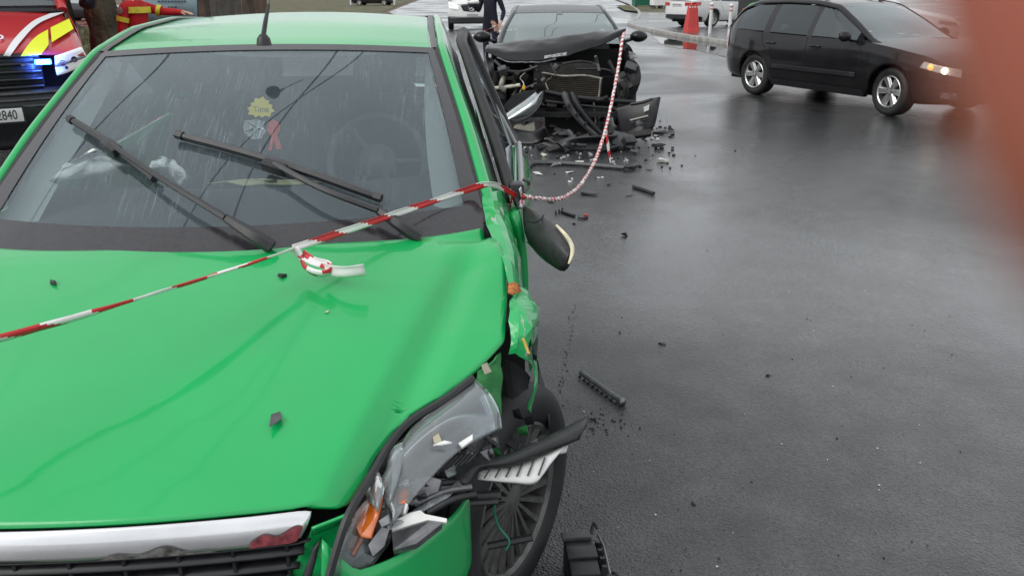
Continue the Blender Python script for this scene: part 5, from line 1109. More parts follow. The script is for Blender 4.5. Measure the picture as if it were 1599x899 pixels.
def person(label, pos, rz, arms, m_cloth, m_leg, hair, cap=None):
    """arms = {'L': (elbow, wrist), 'R': ...} in body space, x right of the figure's front view, -y forward"""
    t = thing('person', label, 'person', pos, rz)
    J = [(0, 0, .96, .150, .11), (0, 0, 1.15, .145, .105), (0, -.01, 1.33, .170, .115), (0, 0, 1.45, .12, .09), (0, 0, 1.53, .058, .058), (0, -.01, 1.60, .066, .075), (0, -.015, 1.68, .078, .095), (0, -.01, 1.75, .06, .075)]
    E = [(0, 1), (1, 2), (2, 3), (3, 4), (4, 5), (5, 6), (6, 7)]
    for sd, key in ((-1, 'R'), (1, 'L')):
        el, wr = [Vector(q) for q in arms[key]]; sh = Vector((sd * .19, 0, 1.42)); k = len(J)
        J += [(*sh, .068, .068), (*(sh.lerp(el, .5)), .058, .058), (*el, .050, .050), (*(el.lerp(wr, .5)), .046, .046), (*wr, .033, .030)]; E += [(3, k), (k, k + 1), (k + 1, k + 2), (k + 2, k + 3), (k + 3, k + 4)]
        hand_parts(J, E, k + 4, wr - el, (0, 0, -1) if abs((wr - el).normalized().z) < .8 else (-sd, 0, 0))
        k = len(J); J += [(sd * .10, 0, .88, .088, .095), (sd * .115, -.005, .50, .064, .068), (sd * .12, .02, .10, .048, .050), (sd * .125, -.06, .045, .045, .04), (sd * .13, -.15, .035, .035, .03)]
        E += [(0, k), (k, k + 1), (k + 1, k + 2), (k + 2, k + 3), (k + 3, k + 4)]
    me = skin_mesh('body', J, E)
    for m in (m_cloth, M_skin, m_leg, M_blackpl): me.materials.append(m)
    for p in me.polygons:
        c = p.center; i = 0
        if c.z > 1.50 and abs(c.x) < .11: i = 1
        elif c.z < .09: i = 3
        elif c.z < .93 and abs(c.x) < .24: i = 2
        for key in 'LR':
            el, wr = [Vector(q) for q in arms[key]]; d = (wr - el).normalized()
            if (c - wr).dot(d) > -.004 and (c - wr).length < .24: i = 1
        p.material_index = i; p.use_smooth = True
    o = bpy.data.objects.new('body', me); COL.objects.link(o); o.parent = t
    V, F = lathe_vf([(.001, .118), (.05, .108), (.082, .075), (.094, .03), (.09, -.02), (.075, -.05)], 20, 'Z'); mesh_obj('hair', [(v[0] * .92, v[1] * 1.06 + .012, v[2] + 1.69) for v in V], F, hair, t)
    mesh_obj('nose', [(-.012, -.105, 1.655), (.012, -.105, 1.655), (0, -.128, 1.655), (0, -.10, 1.70)], [(0, 1, 2), (0, 2, 3), (1, 3, 2), (0, 3, 1)], M_skin, t)
    for sd in (-1, 1):
        V, F = lathe_vf([(.001, -.012), (.011, -.006), (.012, 0)], 12, 'Z'); mesh_obj('eye', [(v[0] + sd * .032, -.098 + v[2] * .6, 1.70 + v[1]) for v in V], F, M_white, t)
        V, F = lathe_vf([(.001, .008), (.02, .006), (.026, -.006)], 12, 'X'); mesh_obj('ear', [(sd * (.083 + v[0]), v[1] * .6, 1.675 + v[2] * 1.1) for v in V], F, M_skin, t)
    box('mouth', (0, -.102, 1.628), (.045, .006, .008), mat('lips', (.45, .18, .15), .5), t)
    return t
M_redcl = mat('red_uniform', (.50, .012, .016), .85, noise=.25, nscale=9, bump=.5, bscale=28, bdist=.01)
M_navy = mat('navy_uniform', (.010, .012, .026), .85, noise=.3, nscale=9, bump=.4, bscale=28, bdist=.01)
M_hair = mat('dark_hair', (.03, .022, .017), .7, bump=.5, bscale=120)
M_band = mat('yellow_band', (.72, .62, .05), .55, noise=.15, nscale=30)
pr0 = WY(213, 30, 10.0)
# seen side-on from behind the green roof: body turned to the right, far arm reaching forward
red = person('person in red uniform with yellow bands standing beside the mossy tree', (pr0.x, pr0.y, .01), rad(78), {'L': ((.24, -.20, 1.37), (.20, -.50, 1.36)), 'R': ((-.23, .06, 1.16), (-.16, -.10, .95))}, M_redcl, M_redcl, M_hair)
def ring_band(parent, c, d, r0, r1, w, m, name='yellow_band'):
    c, d = Vector(c), Vector(d).normalized(); V, F = tube_vf([c - d * w / 2, c + d * w / 2], [r0, r1], 16, cap=False); return mesh_obj(name, V, F, m, parent)
A_, B_ = Vector((-.19, 0, 1.42)), Vector((-.23, .06, 1.16)); ring_band(red, A_.lerp(B_, .48), B_ - A_, .071, .070, .055, M_band)
A_, B_ = Vector((.19, 0, 1.42)), Vector((.24, -.20, 1.37)); ring_band(red, A_.lerp(B_, .82), B_ - A_, .066, .064, .05, M_band)
V, F = lathe_vf([(1.0, -.035), (1.0, .035)], 36, 'Z'); mesh_obj('yellow_band', [(v[0] * .205, v[1] * .150 - .006, v[2] + 1.395) for v in V], F, M_band, red)
V, F = lathe_vf([(.001, .004), (.036, .004), (.042, 0)], 20, 'X'); q = mesh_obj('sleeve_patch', [(-.268 - v[0], v[1] + .008, v[2] + 1.392) for v in V], F, mat('patch_grey', (.30, .25, .24), .7, noise=.6, nscale=60), red)
pd = WY(766, 25, 17.5)
dark = person('person in dark navy clothes standing behind the wrecked car, holding tape', (pd.x, pd.y, 0), rad(-20), {'L': ((.28, .05, 1.16), (.27, -.10, .97)), 'R': ((-.27, .0, 1.17), (-.34, -.18, 1.33))}, M_navy, M_navy, M_hair)
ch = WY(739, 6, 17.2); capo = thing('peaked_cap', 'white topped peaked cap held up by the person in dark clothes', 'cap', ch, rad(-20))
V, F = lathe_vf([(.001, .06), (.10, .055), (.135, .03), (.125, .005), (.10, -.01)], 24, 'Z'); mesh_obj('crown', V, F, M_white, capo)
V, F = lathe_vf([(.10, -.01), (.102, -.05), (.098, -.052)], 24, 'Z'); mesh_obj('band', V, F, M_blackpl, capo)
prism('peak', [(-.08, -.06, -.045), (.08, -.06, -.045), (.06, -.15, -.07), (-.06, -.15, -.07)], (0, 0, .006), M_blackpl, capo)
# ------------------------------------------------------------------ left background: tree, bank, fence, banner
M_bark = mat('mossy_bark', (.085, .075, .048), .95, noise=.6, nscale=3.5, bump=1., bscale=16, bdist=.03)
M_moss = mat('moss', (.06, .075, .022), .95, noise=.6, nscale=8, bump=.8, bscale=40, bdist=.02)
tree = thing('tree', 'thick mossy bare tree trunk between the red van and the person in red', 'tree', (*WY(160, 40, 11.4).xy, 0.01))
def trunk(P, r, name, m, parent, n=18, sm=26, amp=.03):
    P = [crv(P, k / (sm - 1)) for k in range(sm)]; r = [lin(list(zip([q / (len(r) - 1) for q in range(len(r))], r)), k / (sm - 1)) for k in range(sm)]
    V, F = tube_vf(P, r, n); V = [v + mnoise.noise_vector(v * 5) * amp + mnoise.noise_vector(Vector((v.x * 30, v.y * 30, v.z * 4))) * amp * .7 for v in V]; return mesh_obj(name, V, F, m, parent)
trunk([(.02, 0, -.1), (0, 0, .35), (.02, 0, 1.2), (-.05, .05, 2.6), (-.1, 0, 4.2)], [.34, .24, .20, .17, .11], 'trunk', M_bark, tree, 48, 60)
mb = MB()
for k in range(0):
    a = R_.uniform(-.6, 2.0); z = R_.uniform(.2, 2.2); c = Vector((.20 * math.cos(a), -.2 * math.sin(a), z)); s = R_.uniform(.02, .06); V, F = box_vf(c, (s, s, s * 1.6), Matrix.Rotation(R_.uniform(0, 3), 3, 'Z') @ Matrix.Rotation(R_.uniform(0, 3), 3, 'X')); mb.add(V, F)

for k in range(9):
    a = k * 2.4; z = 2.4 + .22 * k; L_ = 1.9 - .1 * k; b0 = Vector((-.05, .04, z)); e = b0 + Vector((L_ * math.cos(a), L_ * math.sin(a), 1.0))
    lm = trunk([b0, b0.lerp(e, .5) + Vector((0, 0, .12)), e], [.07, .045, .018], 'limb', M_bark, tree, 8, 10, .02)
    for j in range(7):
        f0 = b0.lerp(e, .3 + .1 * j); e2 = f0 + Vector((R_.uniform(-.6, .6), R_.uniform(-.6, .6), R_.uniform(.2, .7))); V, F = tube_vf([f0, f0.lerp(e2, .5) + Vector((.03, 0, .05)), e2], [.014, .009, .004], 5); mesh_obj('twig', V, F, M_bark, lm)
sheet('brick_yard', [G(60, 84), G(158, 84), G(160, 30), G(60, 24)], .018, mat('brick_dust', (.15, .075, .055), .9, noise=.5, nscale=1.2, bump=.6, bscale=12, bdist=.03))
# overgrown bank behind the tree, rubble, leaf litter
bk = gsurf('bank', lambda u, v: (-8.9 + 3.6 * u - .4 * v, 12.6 + 5 * v, .012 + .9 * v ** .8 + .15 * mnoise.noise(Vector((u * 14, v * 5, 0)))), 50, 14, mat('bank_turf', (.07, .065, .03), .95, noise=.7, nscale=2.5, bump=1., bscale=14, bdist=.06)); tag(bk, kind='structure')
mb = MB(); rr = random.Random(5)
for k in range(9000):
    y = rr.uniform(9.3, 17.6); x = rr.uniform(-8.7 if y > 12.4 else -9, -5.3); zg = .012 + (.9 * max(0, min(1, (y - 12.6) / 5)) ** .8 if y > 12.6 else 0); h = rr.uniform(.05, .20 if y > 12 else .07); a = rr.uniform(0, 6.28); w = .008
    dx, dy = math.cos(a) * w, math.sin(a) * w; lx, ly = rr.uniform(-.05, .05), rr.uniform(-.05, .05)
    mb.add([(x - dx, y - dy, zg), (x + dx, y + dy, zg), (x + lx, y + ly, zg + h)], [(0, 1, 2)], k % 2)
tag(mb.obj('grass', [mat('grass_blade', (.075, .085, .025), .8), mat('dry_blade', (.16, .12, .06), .85)], None, smooth=False), 'short green and dry grass on the verge behind the cars', 'grass', kind='stuff')
mb = MB()
for k in range(260):
    c = G(rr.uniform(112, 152), 34 + 44 * rr.random() ** 1.5); s = rr.uniform(.05, .22) * c.y / 30; V, F = box_vf((c.x, c.y, .02), (s * 1.5, s, s * .5), Matrix.Rotation(rr.uniform(0, 3), 3, 'Z')); mb.add(V, F, 0 if rr.random() < .75 else 1)
tag(mb.obj('rubble', [mat('brick_rubble', (.16, .06, .045), .9, noise=.5, nscale=20), M_conc], None, smooth=False), 'red brick rubble and pale scraps beside the tree', 'rubble', kind='stuff')
fence = thing('wooden_fence', 'dark weathered wooden board fence behind the banner', 'fence', (-8.3, 18.2, .3))
M_wood = [mat('fence_wood_%s' % n, c, .85, noise=.4, nscale=6, bump=.5, bscale=30) for n, c in (('brown', (.075, .05, .035)), ('grey', (.07, .062, .055)), ('dark', (.045, .032, .026)))]
for k in range(23): box('fence_board', (k * .135, R_.uniform(-.01, .01), 1.0 + R_.uniform(-.03, .03)), (.125, .022, 2.1), R_.choice(M_wood), fence, Matrix.Rotation(R_.uniform(-.012, .012), 3, 'Y'))
for z in (.4, 1.7): box('fence_rail', (1.5, .035, z), (3.1, .04, .08), M_wood[2], fence)
for k in range(3): box('fence_post', (k * 1.48, .09, .9), (.09, .09, 2.4), M_wood[2], fence)
ban = thing('banner', 'pale blue printed banner hung behind the person in red', 'banner', (0, 0, 0))
bp_ = [[WY(219, 34, 12.4), WY(262, 30, 12.4), WY(308, 27, 12.4)], [WY(221, -90, 12.4), WY(262, -90, 12.4), WY(305, -90, 12.4)]]
psurf('banner_sheet', bp_, 6, 10, mat('banner_blue', (.42, .62, .68), .6, noise=.2, nscale=3), ban, solid=.006)
for y, x0, x1 in ((3, 246, 288), (-3, 250, 284), (12, 262, 276), (17, 254, 288), (20, 256, 286), (-14, 240, 290), (-24, 236, 292)):
    x = x0
    while x < x1: w = R_.uniform(2, 5); prism('print_mark', [WY(x, y - 1.6, 12.38), WY(x + w, y - 1.8, 12.38), WY(x + w, y + .8, 12.38), WY(x, y + 1, 12.38)], (0, -.003, 0), mat('banner_ink', (.10, .14, .18), .6), ban); x += w + 1.2
for x in (220, 307): tube('banner_post', [WY(x, 40, 12.45), WY(x, -95, 12.45)], .03, M_greypl, ban)
# far white-lettered car top and posts beyond the roof
for px, lab in ((548, 'thin white marker post beyond the middle of the green roof'), (616, 'thin white marker post nearest the white van, beyond the green roof')):
    g = G(px, 10); po = thing('marker_post', lab, 'post', (g.x, g.y, 0), 0, 'marker posts'); tube('post_shaft', [(0, 0, 0), (0, 0, 1.1)], .07, M_white, po); tube('post_foot', [(0, 0, 0), (0, 0, .08)], .13, M_greypl, po)
# ------------------------------------------------------------------ forecourt things
M_redpl = mat('red_barrier_plastic', (.55, .05, .045), .5, noise=.15, nscale=6)
g = G(1079, 50, .1); br = thing('road_barrier', 'red plastic water-filled road barrier at the kerb', 'barrier', (g.x, g.y, .1), rad(15))
def bar_sec(u, v):
    a = v * 2 * math.pi; z = .82 * u; w = .27 - .09 * u; d = .20 - .11 * u ** .7
    return (w * math.copysign(abs(math.cos(a)) ** .35, math.cos(a)), d * math.copysign(abs(math.sin(a)) ** .35, math.sin(a)), z)
gsurf('barrier_body', bar_sec, 10, 36, M_redpl, br); tube('barrier_grip', [(-.16, 0, .80), (-.15, 0, .90), (-.06, 0, .90), (-.04, 0, .80)], .025, M_redpl, br, sm=12); tube('barrier_grip', [(.04, 0, .80), (.06, 0, .90), (.15, 0, .90), (.16, 0, .80)], .025, M_redpl, br, sm=12); mesh_obj('barrier_lid', [(-.17, -.085, .818), (.17, -.085, .818), (.17, .085, .818), (-.17, .085, .818)], [(0, 1, 2, 3)], M_redpl, br)
for (px, py), lab in (((1108, 53), 'white bollard with red bands next to the red barrier'), ((1138, 58), 'white bollard with red bands nearer the black estate car')):
    g = G(px, py, .1); b_ = thing('bollard', lab, 'bollard', (g.x, g.y, .1), 0, 'white bollards along the kerb'); tube('bollard_post', [(0, 0, 0), (.0, 0, .95)], .055, M_white, b_, n=14)
    V, F = lathe_vf([(.001, 1.03), (.06, 1.0), (.075, .95), (.056, .93)], 16, 'Z'); mesh_obj('bollard_cap', V, F, M_white, b_)
    for z in (.78, .90): V, F = lathe_vf([(.058, z), (.058, z + .05)], 16, 'Z'); mesh_obj('bollard_band', V, F, mat('faded_red', (.50, .16, .14), .6), b_)
g = G(1188, 50, .1); tot = thing('sign_panel', 'dark advertising panel with green arc and orange triangle', 'sign', (g.x, g.y, .1), rad(-8))
box('panel_board', (0, 0, 1.3), (1.75, .16, 2.6), mat('panel_grey', (.045, .047, .05), .4), tot, bevel=.02)
def SPn(px, py): d = ray(px, py); q = EYE + d * ((g.y - .085) / d.y); return Vector((q.x - g.x, -.086, q.z - .1))
arc = [SPn(1184 + 20 * math.cos(a), 20 + 16 * math.sin(a)) for a in [math.pi * (1.02 + .96 * k / 20) for k in range(21)]]; arc2 = [SPn(1184 + 15 * math.cos(a), 20 + 11.5 * math.sin(a)) for a in [math.pi * (1.02 + .96 * k / 20) for k in range(21)]]
V = [v for p in zip(arc, arc2) for v in p]; mesh_obj('green_arc', V, grid_faces(21, 2), mat('sign_green', (.10, .62, .10), .5), tot, solid=.006)
prism('orange_triangle', [SPn(1161, 13), SPn(1177, 24), SPn(1161, 42)], (0, -.006, 0), mat('sign_orange', (.80, .14, .03), .5), tot)
for (px, lab) in ((1002, 'green waste bin on the grass, left of the wrapped white pallet'), (1052, 'green waste bin on the grass, right of the wrapped white pallet')):
    g = G(px, 11, .1); bn = thing('waste_bin', lab, 'bin', (g.x, g.y, .1), .2, 'green bins on the grass'); mg = mat('bin_green', (.015, .13, .075), .5)
    mesh_obj('bin_body', *(lambda V: (V, [(0, 1, 2, 3), (4, 5, 6, 7), (0, 1, 5, 4), (1, 2, 6, 5), (2, 3, 7, 6), (3, 0, 4, 7)]))([(-.7, -.4, .1), (.7, -.4, .1), (.7, .4, .1), (-.7, .4, .1), (-.8, -.5, 1.15), (.8, -.5, 1.15), (.8, .5, 1.15), (-.8, .5, 1.15)]), mg, bn, smooth=False, bevel=.03)
    gsurf('bin_lid', lambda u, v: (-.82 + 1.64 * u, -.52 + 1.04 * v, 1.16 + .22 * math.sin(math.pi * v)), 4, 10, mg, bn, solid=.03)
    for x in (-.6, .6): mesh_obj('bin_wheel', [Vector(v) + Vector((x, -.3, .1)) for v in lathe_vf([(.1, -.03), (.1, .03)], 14, 'X')[0]], lathe_vf([(.1, -.03), (.1, .03)], 14, 'X')[1], M_tyre, bn)
g = G(1031, 14, .1); pk = thing('wrapped_pallet', 'white wrapped load standing on the grass between the bins', 'pallet', (g.x, g.y, .1), .1)
gsurf('wrapped_load', lambda u, v: Vector((.75 * math.copysign(abs(math.cos(v * 6.2832)) ** .4, math.cos(v * 6.2832)), .5 * math.copysign(abs(math.sin(v * 6.2832)) ** .4, math.sin(v * 6.2832)), .25 + 1.5 * u)) * (1 + .05 * mnoise.noise(Vector((u * 5, v * 9, 0)))), 10, 30, M_white, pk)
for x in (-.55, 0, .55): box('pallet_block', (x, 0, .12), (.14, .9, .24), M_wood[1], pk)
# ------------------------------------------------------------------ red and white barrier tape
M_tred = mat('tape_red', (.55, .025, .03), .35, noise=.15, nscale=30); M_twhite = mat('tape_white', (.78, .77, .75), .35, noise=.06, nscale=30)
def tape_mesh(name, P, w, parent, period=.10, twist=3., n=None, thick=.004, scr=.5, seed=0., flat0=0.):
    """crumpled ribbon along P; stripes slanted across the width"""
    L_ = sum((b - a).length for a, b in zip(P, P[1:])); n = n or int(L_ / .012); T = []; tot = 0; segs = []
    for a, b in zip(P, P[1:]): segs.append((tot, a, b)); tot += (b - a).length
    def at(s):
        for t0, a, b in reversed(segs):
            if s >= t0: return a.lerp(b, min(1, (s - t0) / max(1e-6, (b - a).length)))
        return P[0]
    V = []; F = []; I = []; K = 7
    for i in range(n + 1):
        s = tot * i / n; p = at(s); d = (at(min(tot, s + .02)) - at(max(0, s - .02))).normalized(); a = d.cross(Vector((0, 0, 1))).normalized(); b = a.cross(d)
        th = flat0 + twist * s + .8 * mnoise.noise(Vector((s * 3, seed, 0))); ww = w * (1 + scr * mnoise.noise(Vector((s * 7, seed + 5, 0))))
        e1 = b * math.cos(th) + a * math.sin(th); e2 = -b * math.sin(th) + a * math.cos(th)
        for k in range(K):
            q = -1 + 2 * k / (K - 1); V.append(p + e1 * ww * q + e2 * (ww * .35 * math.sin(q * 2.6 + seed) + .15 * ww * mnoise.noise(Vector((s * 20, q * 3, seed)))))
        if i < n:
            for k in range(K - 1): F.append((i * K + k, i * K + k + 1, (i + 1) * K + k + 1, (i + 1) * K + k)); I.append(1 if ((s + .35 * period * (k / K)) / period) % 1 < .52 else 0)
    return mesh_obj(name, V, F, [M_tred, M_twhite], parent, mi=I, solid=.0015, soff=0)
def rope_mesh(name, P, r, parent, period, n):
    segs = []; tot = 0
    for a, b in zip(P, P[1:]): segs.append((tot, a, b)); tot += (b - a).length
    def at(s):
        for t0, a, b in reversed(segs):
            if s >= t0: return a.lerp(b, min(1, (s - t0) / max(1e-6, (b - a).length)))
        return P[0]
    Q = [at(tot * k / n) for k in range(n + 1)]; K = 8
    V, F = tube_vf(Q, [r * (.5 + .75 * k / n) * (1 + .35 * mnoise.noise(Vector((k * .23, 1, 4)))) for k in range(n + 1)], K)
    V = [v + mnoise.noise_vector(v * 40) * r * .5 for v in V]
    I = [1 if ((tot * (f // K) / n) / period + (f % K) / K * .8) % 1 < .55 else 0 for f in range(len(F))]
    return mesh_obj(name, V, F, [M_tred, M_twhite], parent, mi=I, smooth=False)
def wcr_(pts, n=60): return [crv(pts, k / n) for k in range(n + 1)]
tape = thing('barrier_tape', 'red and white barrier tape stretched from the left over the green car to the wreck', 'tape')
A = [FP.wor(C(-420, 640, .98)), FP.wor(C(-200, 590, .985)), FP.wor(C(0, 529, .99)), FP.wor(C(150, 487, 1.0)), FP.wor(C(300, 440, 1.01)), FP.wor(C(395, 410, 1.01)), FP.wor(C(458, 388, 1.015))]
B = [FP.wor(C(458, 388, 1.015)), FP.wor(C(560, 354, 1.025)), FP.wor(C(660, 320, 1.04)), FP.wor(C(735, 295, 1.06)), FP.wor(C(763, 288, 1.075)), FP.wor(C(784, 294, 1.05)), FP.wor(C(806, 306, 1.02))]
tape_mesh('tape_span', wcr_(A), .0092, tape, .17, 1.1, seed=1., scr=.35); tape_mesh('tape_span', wcr_(B), .0098, tape, .17, 1.0, seed=3., scr=.3)
lp = [C(458, 388, 1.015), C(468, 402, .99), C(478, 420, .965), C(500, 428, .96), C(515, 424, .965), C(512, 414, .975), C(490, 408, .985), C(470, 396, 1.0)]
tape_mesh('tape_loop', wcr_([FP.wor(p) for p in lp], 40), .0125, tape, .09, 2.5, seed=7.)
tape_mesh('tape_end', wcr_([FP.wor(p) for p in [C(505, 420, .965), C(525, 425, .965), C(548, 425, .968), C(570, 422, .972)]], 24), .0165, tape, .5, .6, seed=2.7, scr=.25, flat0=.3)
tape_mesh('tape_wrap', wcr_([FP.wor(p) for p in [C(796, 298, 1.035), C(799, 318, .98), C(803, 326, .96)]], 16), .007, tape, .08, 3., seed=5.); tape_mesh('tape_wrap', wcr_([FP.wor(p) for p in [C(812, 294, 1.04), C(815, 310, 1.0), C(813, 324, .975)]], 16), .006, tape, .07, 3., seed=6.)
# sagging span to the wreck: a plumb curve above the straight line between its ends
S0, S1 = FP.wor(C(816, 306, 1.0)), WP_.wor(D(975, 52, .66))
curve = [(816, 306), (832, 309), (852, 311), (870, 311), (888, 304), (905, 290), (922, 265), (935, 236), (946, 200), (954, 165), (961, 130), (967, 95), (972, 60)]
sp_ = [S0]
for x, y in curve[1:]:
    d = ray(x, y); h = (S1 - S0); nrm = Vector((h.y, -h.x, 0)).normalized(); t = (S0 - EYE).dot(nrm) / d.dot(nrm); sp_.append(EYE + d * t)
sp_.append(S1)
rope_mesh('tape_span', wcr_(sp_, 120), .013, tape, .12, 420)
tape_mesh('tape_knot_end', wcr_([sp_[8], sp_[8] + Vector((.02, -.02, -.12)), sp_[8] + Vector((.05, -.03, -.30))], 12), .016, tape, .13, 4., seed=4.)
t2 = thing('barrier_tape', 'short far stretch of red and white tape beside the white van', 'tape')
tape_mesh('tape_span', wcr_([WY(736, 58, 16.5), WY(756, 49, 17.0), WY(775, 41, 17.3)], 12), .03, t2, .4, 2., seed=2., n=60)
# ------------------------------------------------------------------ debris
def hull(name, label, px, py, size, m, cat='debris', z=0.0, seed=0, npt=10, lift=None, rz=0., surf=None):
    r = random.Random(seed); c = surf if surf is not None else G(px, py, z); bm = bmesh.new()
    for k in range(npt): bm.verts.new((r.uniform(-1, 1) * size[0] / 2, r.uniform(-1, 1) * size[1] / 2, r.uniform(0, 1) * size[2]))
    res = bmesh.ops.convex_hull(bm, input=bm.verts); bmesh.ops.delete(bm, geom=list({g for g in res['geom_interior'] + res['geom_unused'] if isinstance(g, bmesh.types.BMVert)}), context='VERTS')
    mz = min(v.co.z for v in bm.verts)
    for v in bm.verts: v.co.z -= mz
    me = bpy.data.meshes.new(name); bm.to_mesh(me); bm.free(); me.materials.append(m)
    o = bpy.data.objects.new(name, me); COL.objects.link(o); o.location = (c.x, c.y, c.z + (.0005 if surf is None else .001)); o.rotation_euler = (0, 0, rz)
    return tag(o, label, cat, 'crash debris')
hull('plastic_shard', 'small black shard near the left edge of the green bonnet', 0, 0, (.028, .022, .014), M_blackpl, seed=1, surf=FP.wor(hpix(84, 444)))
hull('plastic_shard', 'round black shard on the bonnet just below the tape knot', 0, 0, (.024, .020, .014), M_blackpl, seed=2, surf=FP.wor(hpix(440, 434)))
hull('plastic_shard', 'long dark grey shard lying mid bonnet, nearest the grille', 0, 0, (.05, .10, .010), M_greypl, seed=6, surf=FP.wor(hpix(427, 650)), rz=.35, npt=8)
hull('lens_splinter', 'tiny pale splinter on the bonnet right of centre', 0, 0, (.012, .010, .006), M_wash, seed=4, surf=FP.wor(hpix(510, 488)))
# dark casing by the front wheel
cas = thing('broken_casing', 'large broken black plastic casing on the road beside the front wheel', 'debris', G(907, 908), rad(4), 'crash debris')
box('casing_body', (0, 0, .05), (.085, .17, .10), M_blackpl, cas, bevel=.008); box('casing_lip', (-.005, .075, .105), (.088, .03, .014), M_greypl, cas, bevel=.004); box('casing_lip', (.0, -.0, .104), (.088, .05, .012), M_blackpl, cas, bevel=.004)
for k in range(4): box('casing_rib', (.05, -.06 + .035 * k, .06), (.022, .010, .09), M_blackpl, cas, Matrix.Rotation(.2, 3, 'Y'), bevel=.002)
tube('casing_edge', [(.062, .08, .10), (.068, .02, .105), (.066, -.09, .10)], .004, M_hlin, cas); tube('casing_clip', [(.04, .085, .10), (.052, .10, .13), (.06, .085, .12)], .005, M_blackpl, cas, sm=8)
# ribbed pipe
p0, p1 = G(908, 582, .016), G(972, 628, .016); pipe = thing('plastic_pipe', 'dark grey split plastic pipe lying on the road', 'debris', p0, 0, 'crash debris'); d_ = p1 - p0
V = []; nn = 22
for k in range(nn):
    c = d_ * (k / (nn - 1)); a = d_.normalized().cross(Vector((0, 0, 1)))
    for q in range(9): th = math.pi * (-.05 + 1.1 * q / 8); V.append(c + a * .014 * math.cos(th) + Vector((0, 0, .014 * math.sin(th))))
mesh_obj('pipe_shell', V, grid_faces(nn, 9), mat('pipe_grey', (.13, .13, .135), .6, noise=.3, nscale=30), pipe, solid=.004)
a = d_.normalized().cross(Vector((0, 0, 1)))
for k in range(9): box('pipe_tooth', d_ * (k + .5) / 9 + a * .021 - Vector((0, 0, .006)), (.012, .008, .012), M_blackpl, pipe)
V, F = tube_vf([d_ * .97, d_ * 1.01], .019, 10); mesh_obj('pipe_collar', V, F, M_hlin, pipe)
# road bits (label, pixel, size, material)
M_wbit = mat('white_bit', (.62, .62, .58), .5, noise=.2, nscale=40)
DB = [('dark block on the road between mirror and tape', 920, 304, (.17, .10, .035), M_greypl), ('small dark chip near the tape where it leaves the mirror', 861, 316, (.09, .05, .02), M_blackpl),
 ('black curled clip alone on the road beyond the mirror tip', 974, 369, (.05, .045, .03), M_blackpl), ('dark box with pale edge right of the long rod', 985, 264, (.22, .16, .07), M_blackpl),
 ('white fragment right of the dark box, highest of the pale bits', 1034, 254, (.13, .08, .05), M_wbit), ('white flat fragment under the long rod, by the green door', 841, 272, (.18, .10, .02), M_wbit),
 ('pale fragment lying against the long rod', 866, 259, (.14, .08, .04), M_hlin), ('pale fragment under the middle of the long rod', 893, 270, (.12, .06, .02), M_wbit), ('white fragment on the rod near its middle', 905, 255, (.09, .06, .03), M_wbit),
 ('black jagged lump right of the torn bumper corner', 1028, 232, (.18, .11, .08), M_blackpl), ('small dark lump below the black jagged lump', 993, 241, (.10, .08, .05), M_greypl),
 ('black crumb farthest right beside the bumper corner', 1046, 204, (.10, .07, .06), M_blackpl), ('black splinter cluster tip by the bumper corner', 1030, 210, (.22, .07, .05), M_blackpl), ('white crumb touching the bumper corner', 1019, 202, (.07, .05, .04), M_wbit),
 ('black ragged scrap in the middle of the empty road', 1033, 538, (.05, .03, .012), M_blackpl), ('tiny black scrap right of the ragged scrap', 1199, 586, (.022, .014, .008), M_blackpl), ('black sliver low on the empty road', 1083, 788, (.012, .030, .007), M_blackpl),
 ('small dark chip left of the ragged scrap', 968, 520, (.018, .014, .008), M_blackpl), ('dark chip under the red-ended strip', 896, 350, (.03, .02, .012), M_blackpl), ('short dark strip left of the thin bar', 986, 306, (.11, .03, .012), M_blackpl),
 ('dark splinter by the bottom edge of the road', 958, 893, (.05, .012, .006), M_blackpl), ('small crumb beside the wheel trim tip', 926, 655, (.04, .015, .012), M_blackpl), ('little grey crumb below the wheel trim tip', 924, 668, (.02, .012, .008), M_greypl),
 ('black crumb near the tyre', 876, 743, (.012, .010, .006), M_blackpl), ('thin dark fleck far right of the dark box', 1017, 266, (.14, .02, .01), M_greypl), ('pale crumb beside the washer bottle', 850, 244, (.09, .06, .04), M_wash)]
for k, (lab, x, y, s, m) in enumerate(DB): hull('white_fragment' if m in (M_wbit, M_wash) else 'plastic_fragment', lab, x, y, s, m, seed=20 + k, rz=R_.uniform(-.5, .5), npt=11)
for lab, P, r, m in (('long thin bent dark rod lying in front of the wreck', [(824, 262), (832, 255), (860, 254), (900, 256), (975, 262)], .022, M_greypl), ('thin straight dark bar on the road right of the tape', [(989, 291), (1004, 296), (1021, 302)], .016, M_blackpl)):
    o = tube('trim_rod', [G(x, y, r) for x, y in P], r, m, None, n=6, sm=14); tag(o, lab, 'debris', 'crash debris')
st = thing('wiring_strip', 'black broken strip with a red end, beyond the mirror', 'debris', G(886, 334), 0, 'crash debris'); b0 = G(886, 334)
tube('strip_body', [G(877, 330, .01) - b0, G(885, 333, .012) - b0, G(897, 337, .01) - b0], .012, M_blackpl, st); tube('strip_tail', [G(902, 340, .01) - b0, G(912, 341, .01) - b0, G(917, 338, .012) - b0], .007, M_blackpl, st); box('red_plug', G(915, 337, .014) - b0, (.035, .03, .025), mat('red_plug', (.42, .05, .03), .5), st, bevel=.005)
for k in range(3): box('strip_clip', G(868 + 5 * k, 332 - 2 * k, .015) - b0, (.012, .02, .035), M_blackpl, st)
